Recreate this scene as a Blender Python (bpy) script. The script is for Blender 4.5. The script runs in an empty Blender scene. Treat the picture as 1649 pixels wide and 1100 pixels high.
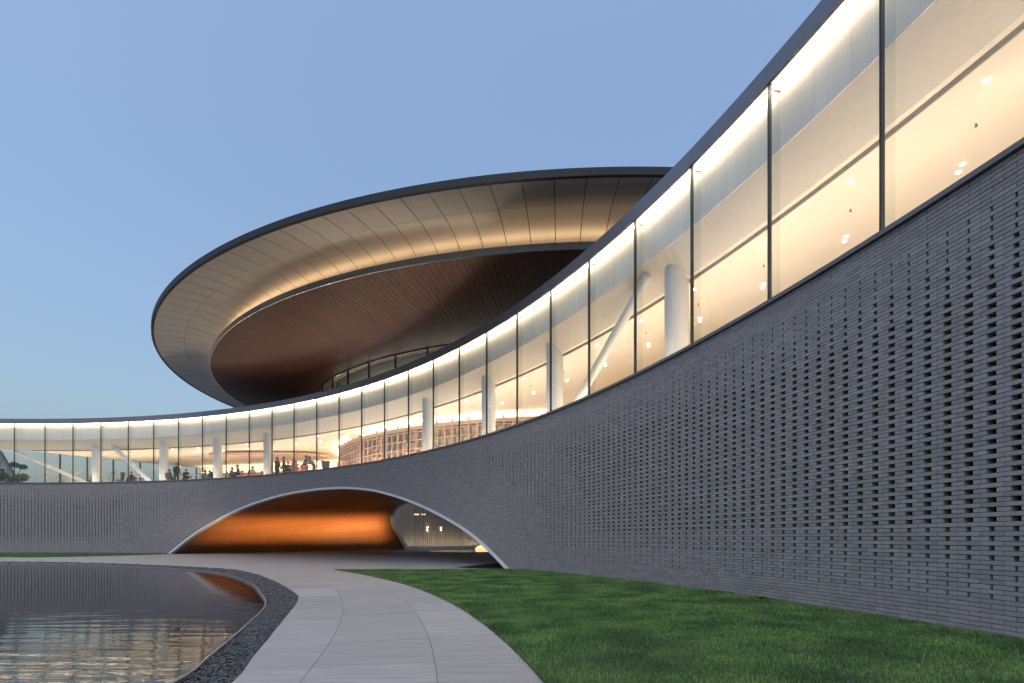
import bpy, math, random
import numpy as np
from mathutils import Vector, Matrix

random.seed(7)
rng = np.random.default_rng(7)
R_ = math.radians
scene = bpy.context.scene
col = scene.collection

# ------------------------------------------------------------------ camera
EYE = 1.33
cam_d = bpy.data.cameras.new('camera')
cam_d.sensor_width = 36.0
cam_d.lens = 880.0 / 1649.0 * 36.0
cam_d.shift_y = (866.0 - 550.0) / 1649.0
cam_d.clip_start = 0.05
cam_d.clip_end = 5000.0
cam = bpy.data.objects.new('camera', cam_d)
cam.location = (0, 0, EYE)
cam.rotation_euler = (R_(90), 0, 0)
col.objects.link(cam)
scene.camera = cam

# ------------------------------------------------------------------ world
SUN_EL, SUN_ROT = 68.0, 192.0
world = bpy.data.worlds.new('World')
scene.world = world
world.use_nodes = True
wn = world.node_tree
for n in list(wn.nodes):
    wn.nodes.remove(n)
w_out = wn.nodes.new('ShaderNodeOutputWorld')
w_bg = wn.nodes.new('ShaderNodeBackground')
w_sky = wn.nodes.new('ShaderNodeTexSky')
w_sky.sky_type = 'NISHITA'
w_sky.sun_disc = False
w_sky.sun_elevation = R_(SUN_EL)
w_sky.sun_rotation = R_(SUN_ROT)
w_sky.air_density = 1.6
w_sky.dust_density = 5.0
w_sky.ozone_density = 8.0
w_bg.inputs['Strength'].default_value = 0.116
w_hs = wn.nodes.new('ShaderNodeHueSaturation')
w_hs.inputs['Hue'].default_value = 0.497
w_hs.inputs['Saturation'].default_value = 0.92
w_hs.inputs['Value'].default_value = 1.0
wn.links.new(w_sky.outputs[0], w_hs.inputs['Color'])
wn.links.new(w_hs.outputs[0], w_bg.inputs['Color'])
wn.links.new(w_bg.outputs[0], w_out.inputs['Surface'])

sun_d = bpy.data.lights.new('sun', 'SUN')
sun_d.energy = 0.06
sun_d.angle = R_(40)
sun_d.color = (1.0, 0.9, 0.85)
sun = bpy.data.objects.new('sun', sun_d)
# soft last glow of the day, high above and behind the camera
sv = Vector((math.sin(R_(SUN_ROT)) * math.cos(R_(SUN_EL)), math.cos(R_(SUN_ROT)) * math.cos(R_(SUN_EL)), math.sin(R_(SUN_EL))))
sun.rotation_euler = (-sv).to_track_quat('-Z', 'Y').to_euler()
sun.location = sv * 100
col.objects.link(sun)

scene.view_settings.view_transform = 'Standard'
scene.view_settings.look = 'None'
scene.view_settings.exposure = 0.75
scene.view_settings.gamma = 1.0
scene.view_settings.use_curve_mapping = False
scene.render.engine = 'CYCLES'
cy = scene.cycles
cy.use_denoising = True
cy.max_bounces = 8
cy.diffuse_bounces = 4
cy.glossy_bounces = 4
cy.transmission_bounces = 6
cy.transparent_max_bounces = 24
cy.sample_clamp_indirect = 4.0
cy.caustics_reflective = False
cy.caustics_refractive = False

# ------------------------------------------------------------------ helpers
CX, CY, RF = -41.77, -1.53, 48.56        # centre and radius of the courtyard facade
DX, DY = 4.7, 54.2                       # centre of the round pavilion


def pol(th, r, z, c=(CX, CY)):
    a = R_(th)
    return (c[0] + r * math.cos(a), c[1] + r * math.sin(a), z)


def mk(name, verts, faces, mat=None, parent=None, smooth=False, loc=None):
    me = bpy.data.meshes.new(name)
    me.from_pydata([tuple(map(float, v)) for v in verts], [], faces)
    if smooth:
        me.polygons.foreach_set('use_smooth', [True] * len(me.polygons))
    me.update()
    if mat:
        me.materials.append(mat)
    return link(name, me, parent, loc)


def link(name, me, parent=None, loc=None):
    o = bpy.data.objects.new(name, me)
    col.objects.link(o)
    if parent:
        o.parent = parent
    if loc is not None:
        o.location = loc
    return o


def mk_np(name, V, F, mat, parent=None, smooth=False):
    """V (n,3) float array, F (m,k) int array with k = 3 or 4."""
    me = bpy.data.meshes.new(name)
    V = np.asarray(V, dtype=np.float32)
    F = np.asarray(F, dtype=np.int32)
    m, k = F.shape
    me.vertices.add(len(V))
    me.vertices.foreach_set('co', V.ravel())
    me.loops.add(m * k)
    me.loops.foreach_set('vertex_index', F.ravel())
    me.polygons.add(m)
    me.polygons.foreach_set('loop_start', np.arange(0, m * k, k, dtype=np.int32))
    me.polygons.foreach_set('loop_total', np.full(m, k, dtype=np.int32))
    me.polygons.foreach_set('use_smooth', np.full(m, smooth, dtype=bool))
    me.update(calc_edges=True)
    me.validate()
    me.materials.append(mat)
    return link(name, me, parent)


def empty(name, loc=(0, 0, 0), rz=0.0):
    o = bpy.data.objects.new(name, None)
    o.location = loc
    o.rotation_euler = (0, 0, rz)
    col.objects.link(o)
    return o


def tag(o, label=None, cat=None, group=None, kind=None):
    if label:
        o['label'] = label
    if cat:
        o['category'] = cat
    if group:
        o['group'] = group
    if kind:
        o['kind'] = kind
    return o


class MB:
    """collects simple shapes into one mesh"""
    def __init__(s):
        s.v, s.f = [], []

    def add(s, v, f):
        b = len(s.v)
        s.v += [tuple(p) for p in v]
        s.f += [tuple(i + b for i in q) for q in f]
        return s

    def box(s, c, d, rz=0.0):
        x, y, z = d[0] / 2, d[1] / 2, d[2] / 2
        co, si = math.cos(rz), math.sin(rz)
        v = []
        for sx, sy, sz in ((-1, -1, -1), (1, -1, -1), (1, 1, -1), (-1, 1, -1), (-1, -1, 1), (1, -1, 1), (1, 1, 1), (-1, 1, 1)):
            px, py = sx * x, sy * y
            v.append((c[0] + px * co - py * si, c[1] + px * si + py * co, c[2] + sz * z))
        return s.add(v, [(0, 3, 2, 1), (4, 5, 6, 7), (0, 1, 5, 4), (1, 2, 6, 5), (2, 3, 7, 6), (3, 0, 4, 7)])

    def tube(s, a, b, ra, rb, n=10, cap=True):
        a, b = Vector(a), Vector(b)
        d = (b - a).normalized()
        u = d.orthogonal().normalized()
        w = d.cross(u)
        v = []
        for p, r in ((a, ra), (b, rb)):
            for i in range(n):
                t = 2 * math.pi * i / n
                v.append(p + u * (r * math.cos(t)) + w * (r * math.sin(t)))
        f = [(i, (i + 1) % n, n + (i + 1) % n, n + i) for i in range(n)]
        if cap:
            f += [tuple(range(n - 1, -1, -1)), tuple(range(n, 2 * n))]
        return s.add(v, f)

    def ell(s, c, r, nu=10, nv=6):
        v, f = [], []
        for j in range(nv + 1):
            p = -math.pi / 2 + math.pi * j / nv
            for i in range(nu):
                t = 2 * math.pi * i / nu
                v.append((c[0] + r[0] * math.cos(p) * math.cos(t), c[1] + r[1] * math.cos(p) * math.sin(t), c[2] + r[2] * math.sin(p)))
        for j in range(nv):
            for i in range(nu):
                a, b = j * nu + i, j * nu + (i + 1) % nu
                f.append((a, b, b + nu, a + nu))
        return s.add(v, f)

    def build(s, name, mat, parent=None, smooth=False, loc=None):
        return mk(name, s.v, s.f, mat, parent, smooth, loc)


def arc_solid(name, prof, t0, t1, n, mat, parent=None, c=(CX, CY), closed=True, smooth=False, caps=True):
    """sweeps a profile of (r, z) points round a centre from angle t0 to t1"""
    m = len(prof)
    v, f = [], []
    for i in range(n + 1):
        th = t0 + (t1 - t0) * i / n
        for r, z in prof:
            v.append(pol(th, r, z, c))
    for i in range(n):
        for k in range(m if closed else m - 1):
            a, b = i * m + k, i * m + (k + 1) % m
            f.append((a, b, b + m, a + m))
    if closed and caps:
        f.append(tuple(range(m - 1, -1, -1)))
        f.append(tuple(n * m + k for k in range(m)))
    return mk(name, v, f, mat, parent, smooth)


def rect(r0, r1, z0, z1):
    return [(r0, z0), (r1, z0), (r1, z1), (r0, z1)]


# ------------------------------------------------------------------ materials
def nodes(name):
    m = bpy.data.materials.new(name)
    m.use_nodes = True
    nt = m.node_tree
    return m, nt, nt.nodes['Principled BSDF']


def N(nt, kind, **kw):
    n = nt.nodes.new(kind)
    for k, v in kw.items():
        if k in n.inputs:
            n.inputs[k].default_value = v
        else:
            setattr(n, k, v)
    return n


def L(nt, a, b):
    nt.links.new(a, b)


def plain(name, c, rough=0.5, metal=0.0, var=0.12, scale=6.0, bump=0.0, bscale=60.0, spec=0.5, stretch=None, island=0.0):
    """principled material with a little procedural colour variation, grain and relief"""
    m, nt, p = nodes(name)
    tc = N(nt, 'ShaderNodeTexCoord')
    mp = N(nt, 'ShaderNodeMapping')
    if stretch:
        mp.inputs['Scale'].default_value = stretch
    L(nt, tc.outputs['Object'], mp.inputs['Vector'])
    nz = N(nt, 'ShaderNodeTexNoise', Scale=scale, Detail=5.0, Roughness=0.6)
    L(nt, mp.outputs[0], nz.inputs['Vector'])
    hv = N(nt, 'ShaderNodeMapRange')
    hv.inputs['From Min'].default_value = 0.3
    hv.inputs['From Max'].default_value = 0.7
    hv.inputs['To Min'].default_value = 1 - var
    hv.inputs['To Max'].default_value = 1 + var
    L(nt, nz.outputs['Fac'], hv.inputs['Value'])
    fac = hv.outputs[0]
    if island:
        gi = N(nt, 'ShaderNodeNewGeometry')
        oi = N(nt, 'ShaderNodeObjectInfo')
        ad = N(nt, 'ShaderNodeMath', operation='ADD')
        fr = N(nt, 'ShaderNodeMath', operation='FRACT')
        L(nt, gi.outputs['Random Per Island'], ad.inputs[0])
        L(nt, oi.outputs['Random'], ad.inputs[1])
        L(nt, ad.outputs[0], fr.inputs[0])
        mr = N(nt, 'ShaderNodeMapRange')
        mr.inputs['To Min'].default_value = 1 - island
        mr.inputs['To Max'].default_value = 1 + island
        L(nt, fr.outputs[0], mr.inputs['Value'])
        mu = N(nt, 'ShaderNodeMath', operation='MULTIPLY')
        L(nt, fac, mu.inputs[0])
        L(nt, mr.outputs[0], mu.inputs[1])
        fac = mu.outputs[0]
    mx = N(nt, 'ShaderNodeVectorMath', operation='SCALE')
    mx.inputs[0].default_value = c[:3]
    L(nt, fac, mx.inputs['Scale'])
    L(nt, mx.outputs[0], p.inputs['Base Color'])
    p.inputs['Roughness'].default_value = rough
    p.inputs['Metallic'].default_value = metal
    p.inputs['Specular IOR Level'].default_value = spec
    if bump:
        n2 = N(nt, 'ShaderNodeTexNoise', Scale=bscale, Detail=3.0)
        L(nt, mp.outputs[0], n2.inputs['Vector'])
        b = N(nt, 'ShaderNodeBump', Strength=bump, Distance=0.01)
        L(nt, n2.outputs['Fac'], b.inputs['Height'])
        L(nt, b.outputs[0], p.inputs['Normal'])
    return m


def emit(name, c, s):
    m, nt, p = nodes(name)
    nt.nodes.remove(p)
    e = N(nt, 'ShaderNodeEmission', Strength=s)
    e.inputs['Color'].default_value = (*c, 1)
    L(nt, e.outputs[0], nt.nodes['Material Output'].inputs['Surface'])
    return m


def glass(name, tint, refl=1.0):
    m, nt, p = nodes(name)
    nt.nodes.remove(p)
    tr = N(nt, 'ShaderNodeBsdfTransparent')
    tr.inputs['Color'].default_value = (*tint, 1)
    gl = N(nt, 'ShaderNodeBsdfGlossy', Roughness=0.0)
    gl.inputs['Color'].default_value = (refl, refl, refl, 1)
    lw = N(nt, 'ShaderNodeLayerWeight', Blend=0.5)
    pw = N(nt, 'ShaderNodeMath', operation='POWER')
    pw.inputs[1].default_value = 5.0
    ma = N(nt, 'ShaderNodeMath', operation='MULTIPLY_ADD')
    ma.inputs[1].default_value = 0.96 * 0.7
    ma.inputs[2].default_value = 0.03
    L(nt, lw.outputs['Facing'], pw.inputs[0])
    L(nt, pw.outputs[0], ma.inputs[0])
    mix = N(nt, 'ShaderNodeMixShader')
    L(nt, ma.outputs[0], mix.inputs[0])
    L(nt, tr.outputs[0], mix.inputs[1])
    L(nt, gl.outputs[0], mix.inputs[2])
    L(nt, mix.outputs[0], nt.nodes['Material Output'].inputs['Surface'])
    return m


M = {}
M['brick'] = plain('grey_brick', (0.275, 0.250, 0.252), 0.65, var=0.12, scale=9, bump=0.25, bscale=120, island=0.13)
M['core'] = plain('dark_core', (0.012, 0.012, 0.014), 0.95, spec=0.1)
M['cap'] = plain('cap_metal', (0.16, 0.165, 0.175), 0.5, metal=0.3, var=0.06)
M['fascia'] = plain('fascia_metal', (0.20, 0.20, 0.225), 0.38, metal=0.5, var=0.05, scale=1.5, island=0.05)
M['mullion'] = plain('mullion_metal', (0.025, 0.025, 0.028), 0.45, metal=0.3)
M['glass'] = glass('clear_glass', (0.975, 0.985, 0.98))
M['fin'] = glass('fin_glass', (0.93, 0.96, 0.945))
M['colm'] = plain('column_paint', (0.70, 0.69, 0.67), 0.6, var=0.03)
M['white'] = plain('white_paint', (0.80, 0.79, 0.77), 0.55, var=0.03)
M['rim'] = plain('white_rim_paint', (0.70, 0.69, 0.70), 0.4, var=0.04)
M['bulk'] = plain('bulkhead_fabric', (0.80, 0.75, 0.68), 0.7, var=0.06, scale=1.0, stretch=(3, 3, 0.4))
M['slope'] = plain('sloped_soffit_paint', (0.76, 0.69, 0.60), 0.7, var=0.03)
M['ceil'] = plain('warm_ceiling_paint', (0.82, 0.74, 0.64), 0.7, var=0.02, scale=1)
M['groove'] = plain('grey_brown_paint', (0.42, 0.38, 0.34), 0.7, var=0.02)
M['floor'] = plain('pale_floor', (0.62, 0.55, 0.47), 0.4, var=0.08)
M['roof'] = plain('roof_membrane', (0.20, 0.20, 0.21), 0.8, var=0.15)
M['panel'] = plain('soffit_metal_panel', (0.29, 0.285, 0.285), 0.36, metal=0.5, var=0.06, scale=0.8, island=0.035)
M['rimmetal'] = plain('canopy_rim_metal', (0.03, 0.032, 0.037), 0.6, metal=0.0, spec=0.2, var=0.06)
M['band'] = plain('canopy_band_metal', (0.50, 0.51, 0.54), 0.24, metal=0.9, var=0.05, island=0.08)
M['wood'] = plain('red_brown_wood', (0.098, 0.031, 0.02), 0.46, spec=0.3, var=0.22, scale=3.0, island=0.12, stretch=(1, 1, 1))
M['gap'] = plain('dark_gap', (0.02, 0.018, 0.016), 0.9)
M['vault'] = plain('vault_wood', (0.33, 0.15, 0.068), 0.42, var=0.1, scale=2.5, island=0.06)
M['drumwall'] = plain('drum_wall_paint', (0.42, 0.42, 0.37), 0.8, var=0.05)
M['stone'] = plain('granite', (0.268, 0.260, 0.262), 0.62, var=0.17, scale=1.6, bump=0.35, bscale=28, stretch=(0.7, 9, 1), island=0.09)
M['joint'] = plain('dark_joint', (0.10, 0.095, 0.09), 0.9)
M['plaza'] = plain('granite_plaza', (0.268, 0.253, 0.25), 0.5, var=0.10, scale=1.2, bump=0.15, bscale=25, stretch=(0.5, 3, 1))
M['pebble'] = plain('dark_pebble', (0.045, 0.046, 0.052), 0.4, var=0.2, scale=8, island=0.9)
M['edge'] = plain('edging_steel', (0.40, 0.40, 0.41), 0.35, metal=0.8)
M['soil'] = plain('turf_soil', (0.028, 0.045, 0.018), 0.95, var=0.4, scale=3)
M['earth'] = plain('earth', (0.10, 0.12, 0.07), 0.95, var=0.3, scale=0.05)
M['far'] = plain('far_screen_brick', (0.30, 0.28, 0.26), 0.7, var=0.15, scale=1.2, island=0.2)
M['led'] = emit('cove_light', (1.0, 0.80, 0.55), 20.0)
M['up'] = emit('added_hall_uplight', (1.0, 0.82, 0.62), 33.0)  # added glow that brightens the hall ceiling from below
M['up2'] = emit('added_sill_strip', (1.0, 0.80, 0.58), 19.0)  # added glow for the sloped soffit and bulkhead
M['down'] = emit('downlight_glow', (1.0, 0.93, 0.8), 16.0)
M['ring'] = emit('canopy_cove_light', (1.0, 0.65, 0.33), 4.4)
M['tun'] = emit('tunnel_light', (1.0, 0.58, 0.22), 60.0)
M['warm'] = emit('warm_lamp', (1.0, 0.62, 0.28), 0.9)
M['hallfill'] = emit('hall_fill_glow', (1.0, 0.76, 0.52), 13.0)  # added glow for the deeper part of the hall ceiling
M['dim'] = emit('added_drum_glow', (1.0, 0.92, 0.78), 12.0)  # added glow for the drum interior


def water_mat():
    m, nt, p = nodes('pond_water')
    p.inputs['Base Color'].default_value = (0.008, 0.010, 0.013, 1)
    p.inputs['Roughness'].default_value = 0.03
    p.inputs['IOR'].default_value = 1.33
    tc = N(nt, 'ShaderNodeTexCoord')
    mp = N(nt, 'ShaderNodeMapping')
    mp.inputs['Scale'].default_value = (0.45, 2.6, 1)
    mp.inputs['Rotation'].default_value = (0, 0, R_(12))
    L(nt, tc.outputs['Object'], mp.inputs['Vector'])
    n1 = N(nt, 'ShaderNodeTexNoise', Scale=1.5, Detail=1.5, Roughness=0.4, Distortion=0.6)
    n2 = N(nt, 'ShaderNodeTexNoise', Scale=9.0, Detail=1.0)
    L(nt, mp.outputs[0], n1.inputs['Vector'])
    L(nt, mp.outputs[0], n2.inputs['Vector'])
    # the breeze dies away towards the sheltered building side
    gr = N(nt, 'ShaderNodeSeparateXYZ')
    L(nt, tc.outputs['Object'], gr.inputs[0])
    mr = N(nt, 'ShaderNodeMapRange')
    mr.inputs['From Min'].default_value = 5.0
    mr.inputs['From Max'].default_value = 15.0
    mr.inputs['To Min'].default_value = 1.0
    mr.inputs['To Max'].default_value = 0.16
    L(nt, gr.outputs['Y'], mr.inputs['Value'])
    ma = N(nt, 'ShaderNodeMath', operation='MULTIPLY_ADD')
    ma.inputs[1].default_value = 0.10
    L(nt, n2.outputs['Fac'], ma.inputs[0])
    L(nt, n1.outputs['Fac'], ma.inputs[2])
    mu = N(nt, 'ShaderNodeMath', operation='MULTIPLY')
    L(nt, ma.outputs[0], mu.inputs[0])
    L(nt, mr.outputs[0], mu.inputs[1])
    b = N(nt, 'ShaderNodeBump', Strength=1.0, Distance=0.011)
    L(nt, mu.outputs[0], b.inputs['Height'])
    L(nt, b.outputs[0], p.inputs['Normal'])
    return m


M['water'] = water_mat()


def grass_mat():
    m, nt, p = nodes('turf_grass')
    tc = N(nt, 'ShaderNodeTexCoord')
    nz = N(nt, 'ShaderNodeTexNoise', Scale=1.1, Detail=4.0)
    L(nt, tc.outputs['Object'], nz.inputs['Vector'])
    gi = N(nt, 'ShaderNodeNewGeometry')
    ad = N(nt, 'ShaderNodeMath', operation='MULTIPLY_ADD')
    ad.inputs[1].default_value = 0.7
    L(nt, gi.outputs['Random Per Island'], ad.inputs[0])
    s2 = N(nt, 'ShaderNodeMath', operation='MULTIPLY_ADD')
    s2.inputs[1].default_value = 2.2
    s2.inputs[2].default_value = -0.9
    L(nt, nz.outputs['Fac'], s2.inputs[0])
    L(nt, s2.outputs[0], ad.inputs[2])
    cr = N(nt, 'ShaderNodeValToRGB')
    e = cr.color_ramp.elements
    e[0].position, e[0].color = 0.05, (0.03, 0.075, 0.022, 1)
    e[1].position, e[1].color = 1.0, (0.19, 0.30, 0.085, 1)
    k = e.new(0.55)
    k.color = (0.085, 0.18, 0.05, 1)
    L(nt, ad.outputs[0], cr.inputs[0])
    L(nt, cr.outputs[0], p.inputs['Base Color'])
    p.inputs['Roughness'].default_value = 0.55
    p.inputs['Specular IOR Level'].default_value = 0.3
    p.inputs['Subsurface Weight'].default_value = 0.0
    return m


M['grass'] = grass_mat()

# ------------------------------------------------------------------ ground, plaza, pond, lawn
N_ = 96
ground = tag(mk('ground', [(3000 * math.cos(2 * math.pi * i / N_), 3000 * math.sin(2 * math.pi * i / N_), -0.6) for i in range(N_)], [tuple(range(N_))], M['earth']), kind='structure')

# water edge and gravel edge as smooth closed curves (metres, seen from above)
pond_pts = [(-3.05, 3.2), (-3.13, 5.07), (-3.45, 6.26), (-3.99, 8.09), (-4.85, 10.7), (-5.95, 12.95), (-7.85, 16.3), (-10.7, 20.2), (-14.3, 23.5), (-20.6, 27.1), (-26.7, 28.7), (-33.5, 28.8), (-42, 26.5), (-50, 20), (-55, 10), (-56, 0), (-52, -12), (-43, -22), (-31, -26), (-19, -24), (-9.5, -16), (-4.8, -7), (-3.3, -0.5)]
grav_pts = [(-2.35, 3.2), (-2.58, 5.02), (-2.91, 6.14), (-3.4, 7.81), (-4.50, 11.44), (-5.25, 13.2), (-7.0, 16.3), (-9.9, 20.75), (-12.9, 23.9), (-19.9, 27.9), (-26.4, 30.1), (-33.5, 30.2), (-42.6, 27.8), (-51.2, 20.8), (-56.5, 10.3), (-57.5, 0), (-53.2, -13), (-43.7, -23.3), (-31, -27.4), (-18.3, -25.3), (-8.6, -16.8), (-3.9, -7.3), (-2.5, -0.5)]


def spline(pts, k=12):
    P = np.array(pts)
    n = len(P)
    out = []
    for i in range(n):
        p0, p1, p2, p3 = P[i - 1], P[i], P[(i + 1) % n], P[(i + 2) % n]
        for s in range(k):
            t = s / k
            out.append(0.5 * ((2 * p1) + (-p0 + p2) * t + (2 * p0 - 5 * p1 + 4 * p2 - p3) * t * t + (-p0 + 3 * p1 - 3 * p2 + p3) * t ** 3))
    return np.array(out)


pond_c = spline(pond_pts)
grav_c = spline(grav_pts)
nc = len(pond_c)
ctr = pond_c.mean(0)


def ring_sheet(name, inner, outer, zi, zo, mat, parent=None):
    v = [(p[0], p[1], zi) for p in inner] + [(p[0], p[1], zo) for p in outer]
    n = len(inner)
    return mk(name, v, [(i, i + n, (i + 1) % n + n, (i + 1) % n) for i in range(n)], mat, parent)


water = tag(mk('pond_water', [(p[0], p[1], -0.045) for p in pond_c], [tuple(range(nc))], M['water']), kind='structure')
off = pond_c + (pond_c - ctr) / np.linalg.norm(pond_c - ctr, axis=1)[:, None] * 0.025
edge_v = [(p[0], p[1], z) for z in (-0.12, 0.006) for p in pond_c] + [(p[0], p[1], 0.006) for p in off] + [(p[0], p[1], -0.12) for p in off]
edge_f = []
for i in range(nc):
    j = (i + 1) % nc
    edge_f += [(i, j, nc + j, nc + i), (nc + i, nc + j, 2 * nc + j, 2 * nc + i), (2 * nc + i, 2 * nc + j, 3 * nc + j, 3 * nc + i)]
tag(mk('pond_edging', edge_v, edge_f, M['edge']), kind='structure')
bed = tag(ring_sheet('gravel_bed', off, grav_c, -0.05, -0.05, M['core']), kind='structure')
far_c = ctr + (grav_c - ctr) / np.linalg.norm(grav_c - ctr, axis=1)[:, None] * 160.0
plaza = tag(ring_sheet('plaza_paving', grav_c, far_c, -0.012, -0.012, M['plaza']), kind='structure')
ge = grav_c + (grav_c - ctr) / np.linalg.norm(grav_c - ctr, axis=1)[:, None] * 0.03
mk('plaza_edge', [(p[0], p[1], -0.012) for p in grav_c] + [(p[0], p[1], -0.08) for p in grav_c], [(i, (i + 1) % nc, (i + 1) % nc + nc, i + nc) for i in range(nc)], M['plaza'], plaza)


def pebbles():
    V, F = [], []
    base = np.array([(1, 0, 0), (0, 1, 0), (-1, 0, 0), (0, -1, 0), (0.7, 0.7, 0.45), (-0.7, 0.7, 0.45), (-0.7, -0.7, 0.45), (0.7, -0.7, 0.45), (0, 0, 0.75)])
    tri = np.array([(0, 1, 4), (1, 2, 5), (2, 3, 6), (3, 0, 7), (0, 4, 7), (1, 5, 4), (2, 6, 5), (3, 7, 6), (4, 8, 7), (5, 8, 4), (6, 8, 5), (7, 8, 6)])
    pts, siz = [], []
    for i in range(nc):
        j = (i + 1) % nc
        mid = (pond_c[i] + grav_c[j]) / 2
        if mid[1] < 2.5 or mid[0] < -45:
            continue
        d = float(np.hypot(*mid))
        s = 0.008 + 0.0011 * d
        w = (np.linalg.norm(grav_c[i] - off[i]) + np.linalg.norm(grav_c[j] - off[j])) / 2
        le = np.linalg.norm(grav_c[j] - grav_c[i])
        n = int(w * le / (s * s * 2.0))
        a, b = rng.random(n), rng.random(n)
        q = (off[i] * (1 - a)[:, None] + off[j] * a[:, None]) * (1 - b)[:, None] + (grav_c[i] * (1 - a)[:, None] + grav_c[j] * a[:, None]) * b[:, None]
        pts.append(q)
        siz.append(np.full(n, s))
    pts = np.concatenate(pts)
    siz = np.concatenate(siz)
    n = len(pts)
    a = rng.random(n) * 6.28
    sc = siz[:, None] * rng.uniform(0.6, 1.35, (n, 3))
    lump = 0.012 * np.sin(pts[:, 1] * 5 + pts[:, 0] * 2) * np.sin(pts[:, 1] * 2.3 - pts[:, 0] * 6)
    loc = base[None] * sc[:, None, :]
    x = loc[..., 0] * np.cos(a)[:, None] - loc[..., 1] * np.sin(a)[:, None] + pts[:, 0][:, None]
    y = loc[..., 0] * np.sin(a)[:, None] + loc[..., 1] * np.cos(a)[:, None] + pts[:, 1][:, None]
    z = loc[..., 2] + (rng.uniform(-0.045, -0.012, n) + lump)[:, None]
    V = np.stack([x, y, z], -1).reshape(-1, 3)
    F = (tri[None] + (np.arange(n) * 9)[:, None, None]).reshape(-1, 3)
    return V, F


V, F = pebbles()
tag(mk_np('gravel', V, F, M['pebble']), 'dark loose gravel band curving between the pond and the path', 'gravel', kind='stuff')

# the path: three rows of long granite slabs laid round the courtyard centre
rows = [(39.0, 40.35), (40.357, 41.60), (41.607, 42.45)]


def grav_r(th):
    """radius of the gravel edge seen from the courtyard centre at that angle"""
    g = np.degrees(np.arctan2(grav_c[:, 1] - CY, grav_c[:, 0] - CX))
    return float(np.hypot(*(grav_c[np.argmin(np.abs(g - th))] - np.array((CX, CY)))))


pv = []
for t in np.linspace(-3, 25, 80):
    pv += [pol(t, grav_r(t) + 0.02, -0.007), pol(t, 42.45, -0.007)]
path = tag(mk('path', pv, [(2 * i, 2 * i + 1, 2 * i + 3, 2 * i + 2) for i in range(79)], M['joint']), kind='structure')
for ri, (r0, r1) in enumerate(rows):
    th = -3 + ri * 0.6
    while th < 24.99:
        t1 = th + random.choice((1.55, 1.75, 1.9))
        if t1 > 24.2:
            t1 = 25.0
        gapdeg = 0.007 / 42 * 57.3
        v, k = [], 6
        ta = [th + gapdeg / 2 + (t1 - th - gapdeg) * i / k for i in range(k + 1)]
        dz = random.uniform(-0.0012, 0.0012)
        for t in ta:
            ra = r0
            if ri == 0:
                ra = grav_r(t) + 0.006
            rb = r1 + ((lambda q: 42.56 - 0.0085 * max(0.0, q - 9) ** 1.25)(t) - 42.45 if ri == 2 else 0)
            v += [pol(t, ra, dz), pol(t, rb, dz), pol(t, ra, -0.05), pol(t, rb, -0.05)]
        f = []
        for i in range(k):
            b = i * 4
            f += [(b, b + 1, b + 5, b + 4), (b + 1, b + 3, b + 7, b + 5), (b + 2, b, b + 4, b + 6)]
        f += [(0, 2, 3, 1), (4 * k, 4 * k + 1, 4 * k + 3, 4 * k + 2)]
        mk('slab', v, f, M['stone'], path)
        th = t1

# lawns
def lawn_in(t):
    return 42.57 - 0.0085 * max(0.0, t - 9) ** 1.25


def lawn_z(t, r):
    k = (r - 42.3) / 6.2
    a = max(0.0, min(1.0, (33 - t) / 18))
    return 0.006 + 0.10 * k * a + 0.02 * math.sin(r * 1.3 + t) * math.sin(t * 0.7) * k * (1 - k) * 4 * a


def lawn_top(r):
    return math.degrees(math.asin((22.75 - CY) / r))


v, f = [], []
nt_, nr_ = 70, 14
for i in range(nt_ + 1):
    for j in range(nr_ + 1):
        k = j / nr_
        # the far edge runs straight across the courtyard
        r_a = 42.0 + 6.5 * k
        tt = -6 + (lawn_top(r_a) + 6) * i / nt_
        r = lawn_in(tt) + (48.55 - lawn_in(tt)) * k
        v.append(pol(tt, r, lawn_z(tt, r)))
for i in range(nt_):
    for j in range(nr_):
        a = i * (nr_ + 1) + j
        f.append((a, a + 1, a + nr_ + 2, a + nr_ + 1))
tag(mk('lawn', v, f, M['soil'], smooth=True), kind='structure')


def strip_in(t):
    # inner edge of the grass strip on the far side, with its rounded corner near the arch
    e = max(0.0, min(1.0, (t - 73.6) / 4.0))
    return 48.3 - 8.6 * math.sqrt(1 - (1 - e) ** 2)


v, f = [], []
ths = [73.6 + 4 * (i / 24) ** 2 for i in range(25)] + [77.6 + i * 1.0 for i in range(1, 45)]
for t in ths:
    r0 = strip_in(t)
    for j in range(7):
        v.append(pol(t, r0 + (48.55 - r0) * j / 6, 0.004))
for i in range(len(ths) - 1):
    for j in range(6):
        a = i * 7 + j
        f.append((a, a + 1, a + 8, a + 7))
tag(mk('lawn_strip', v, f, M['soil']), kind='structure')


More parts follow.
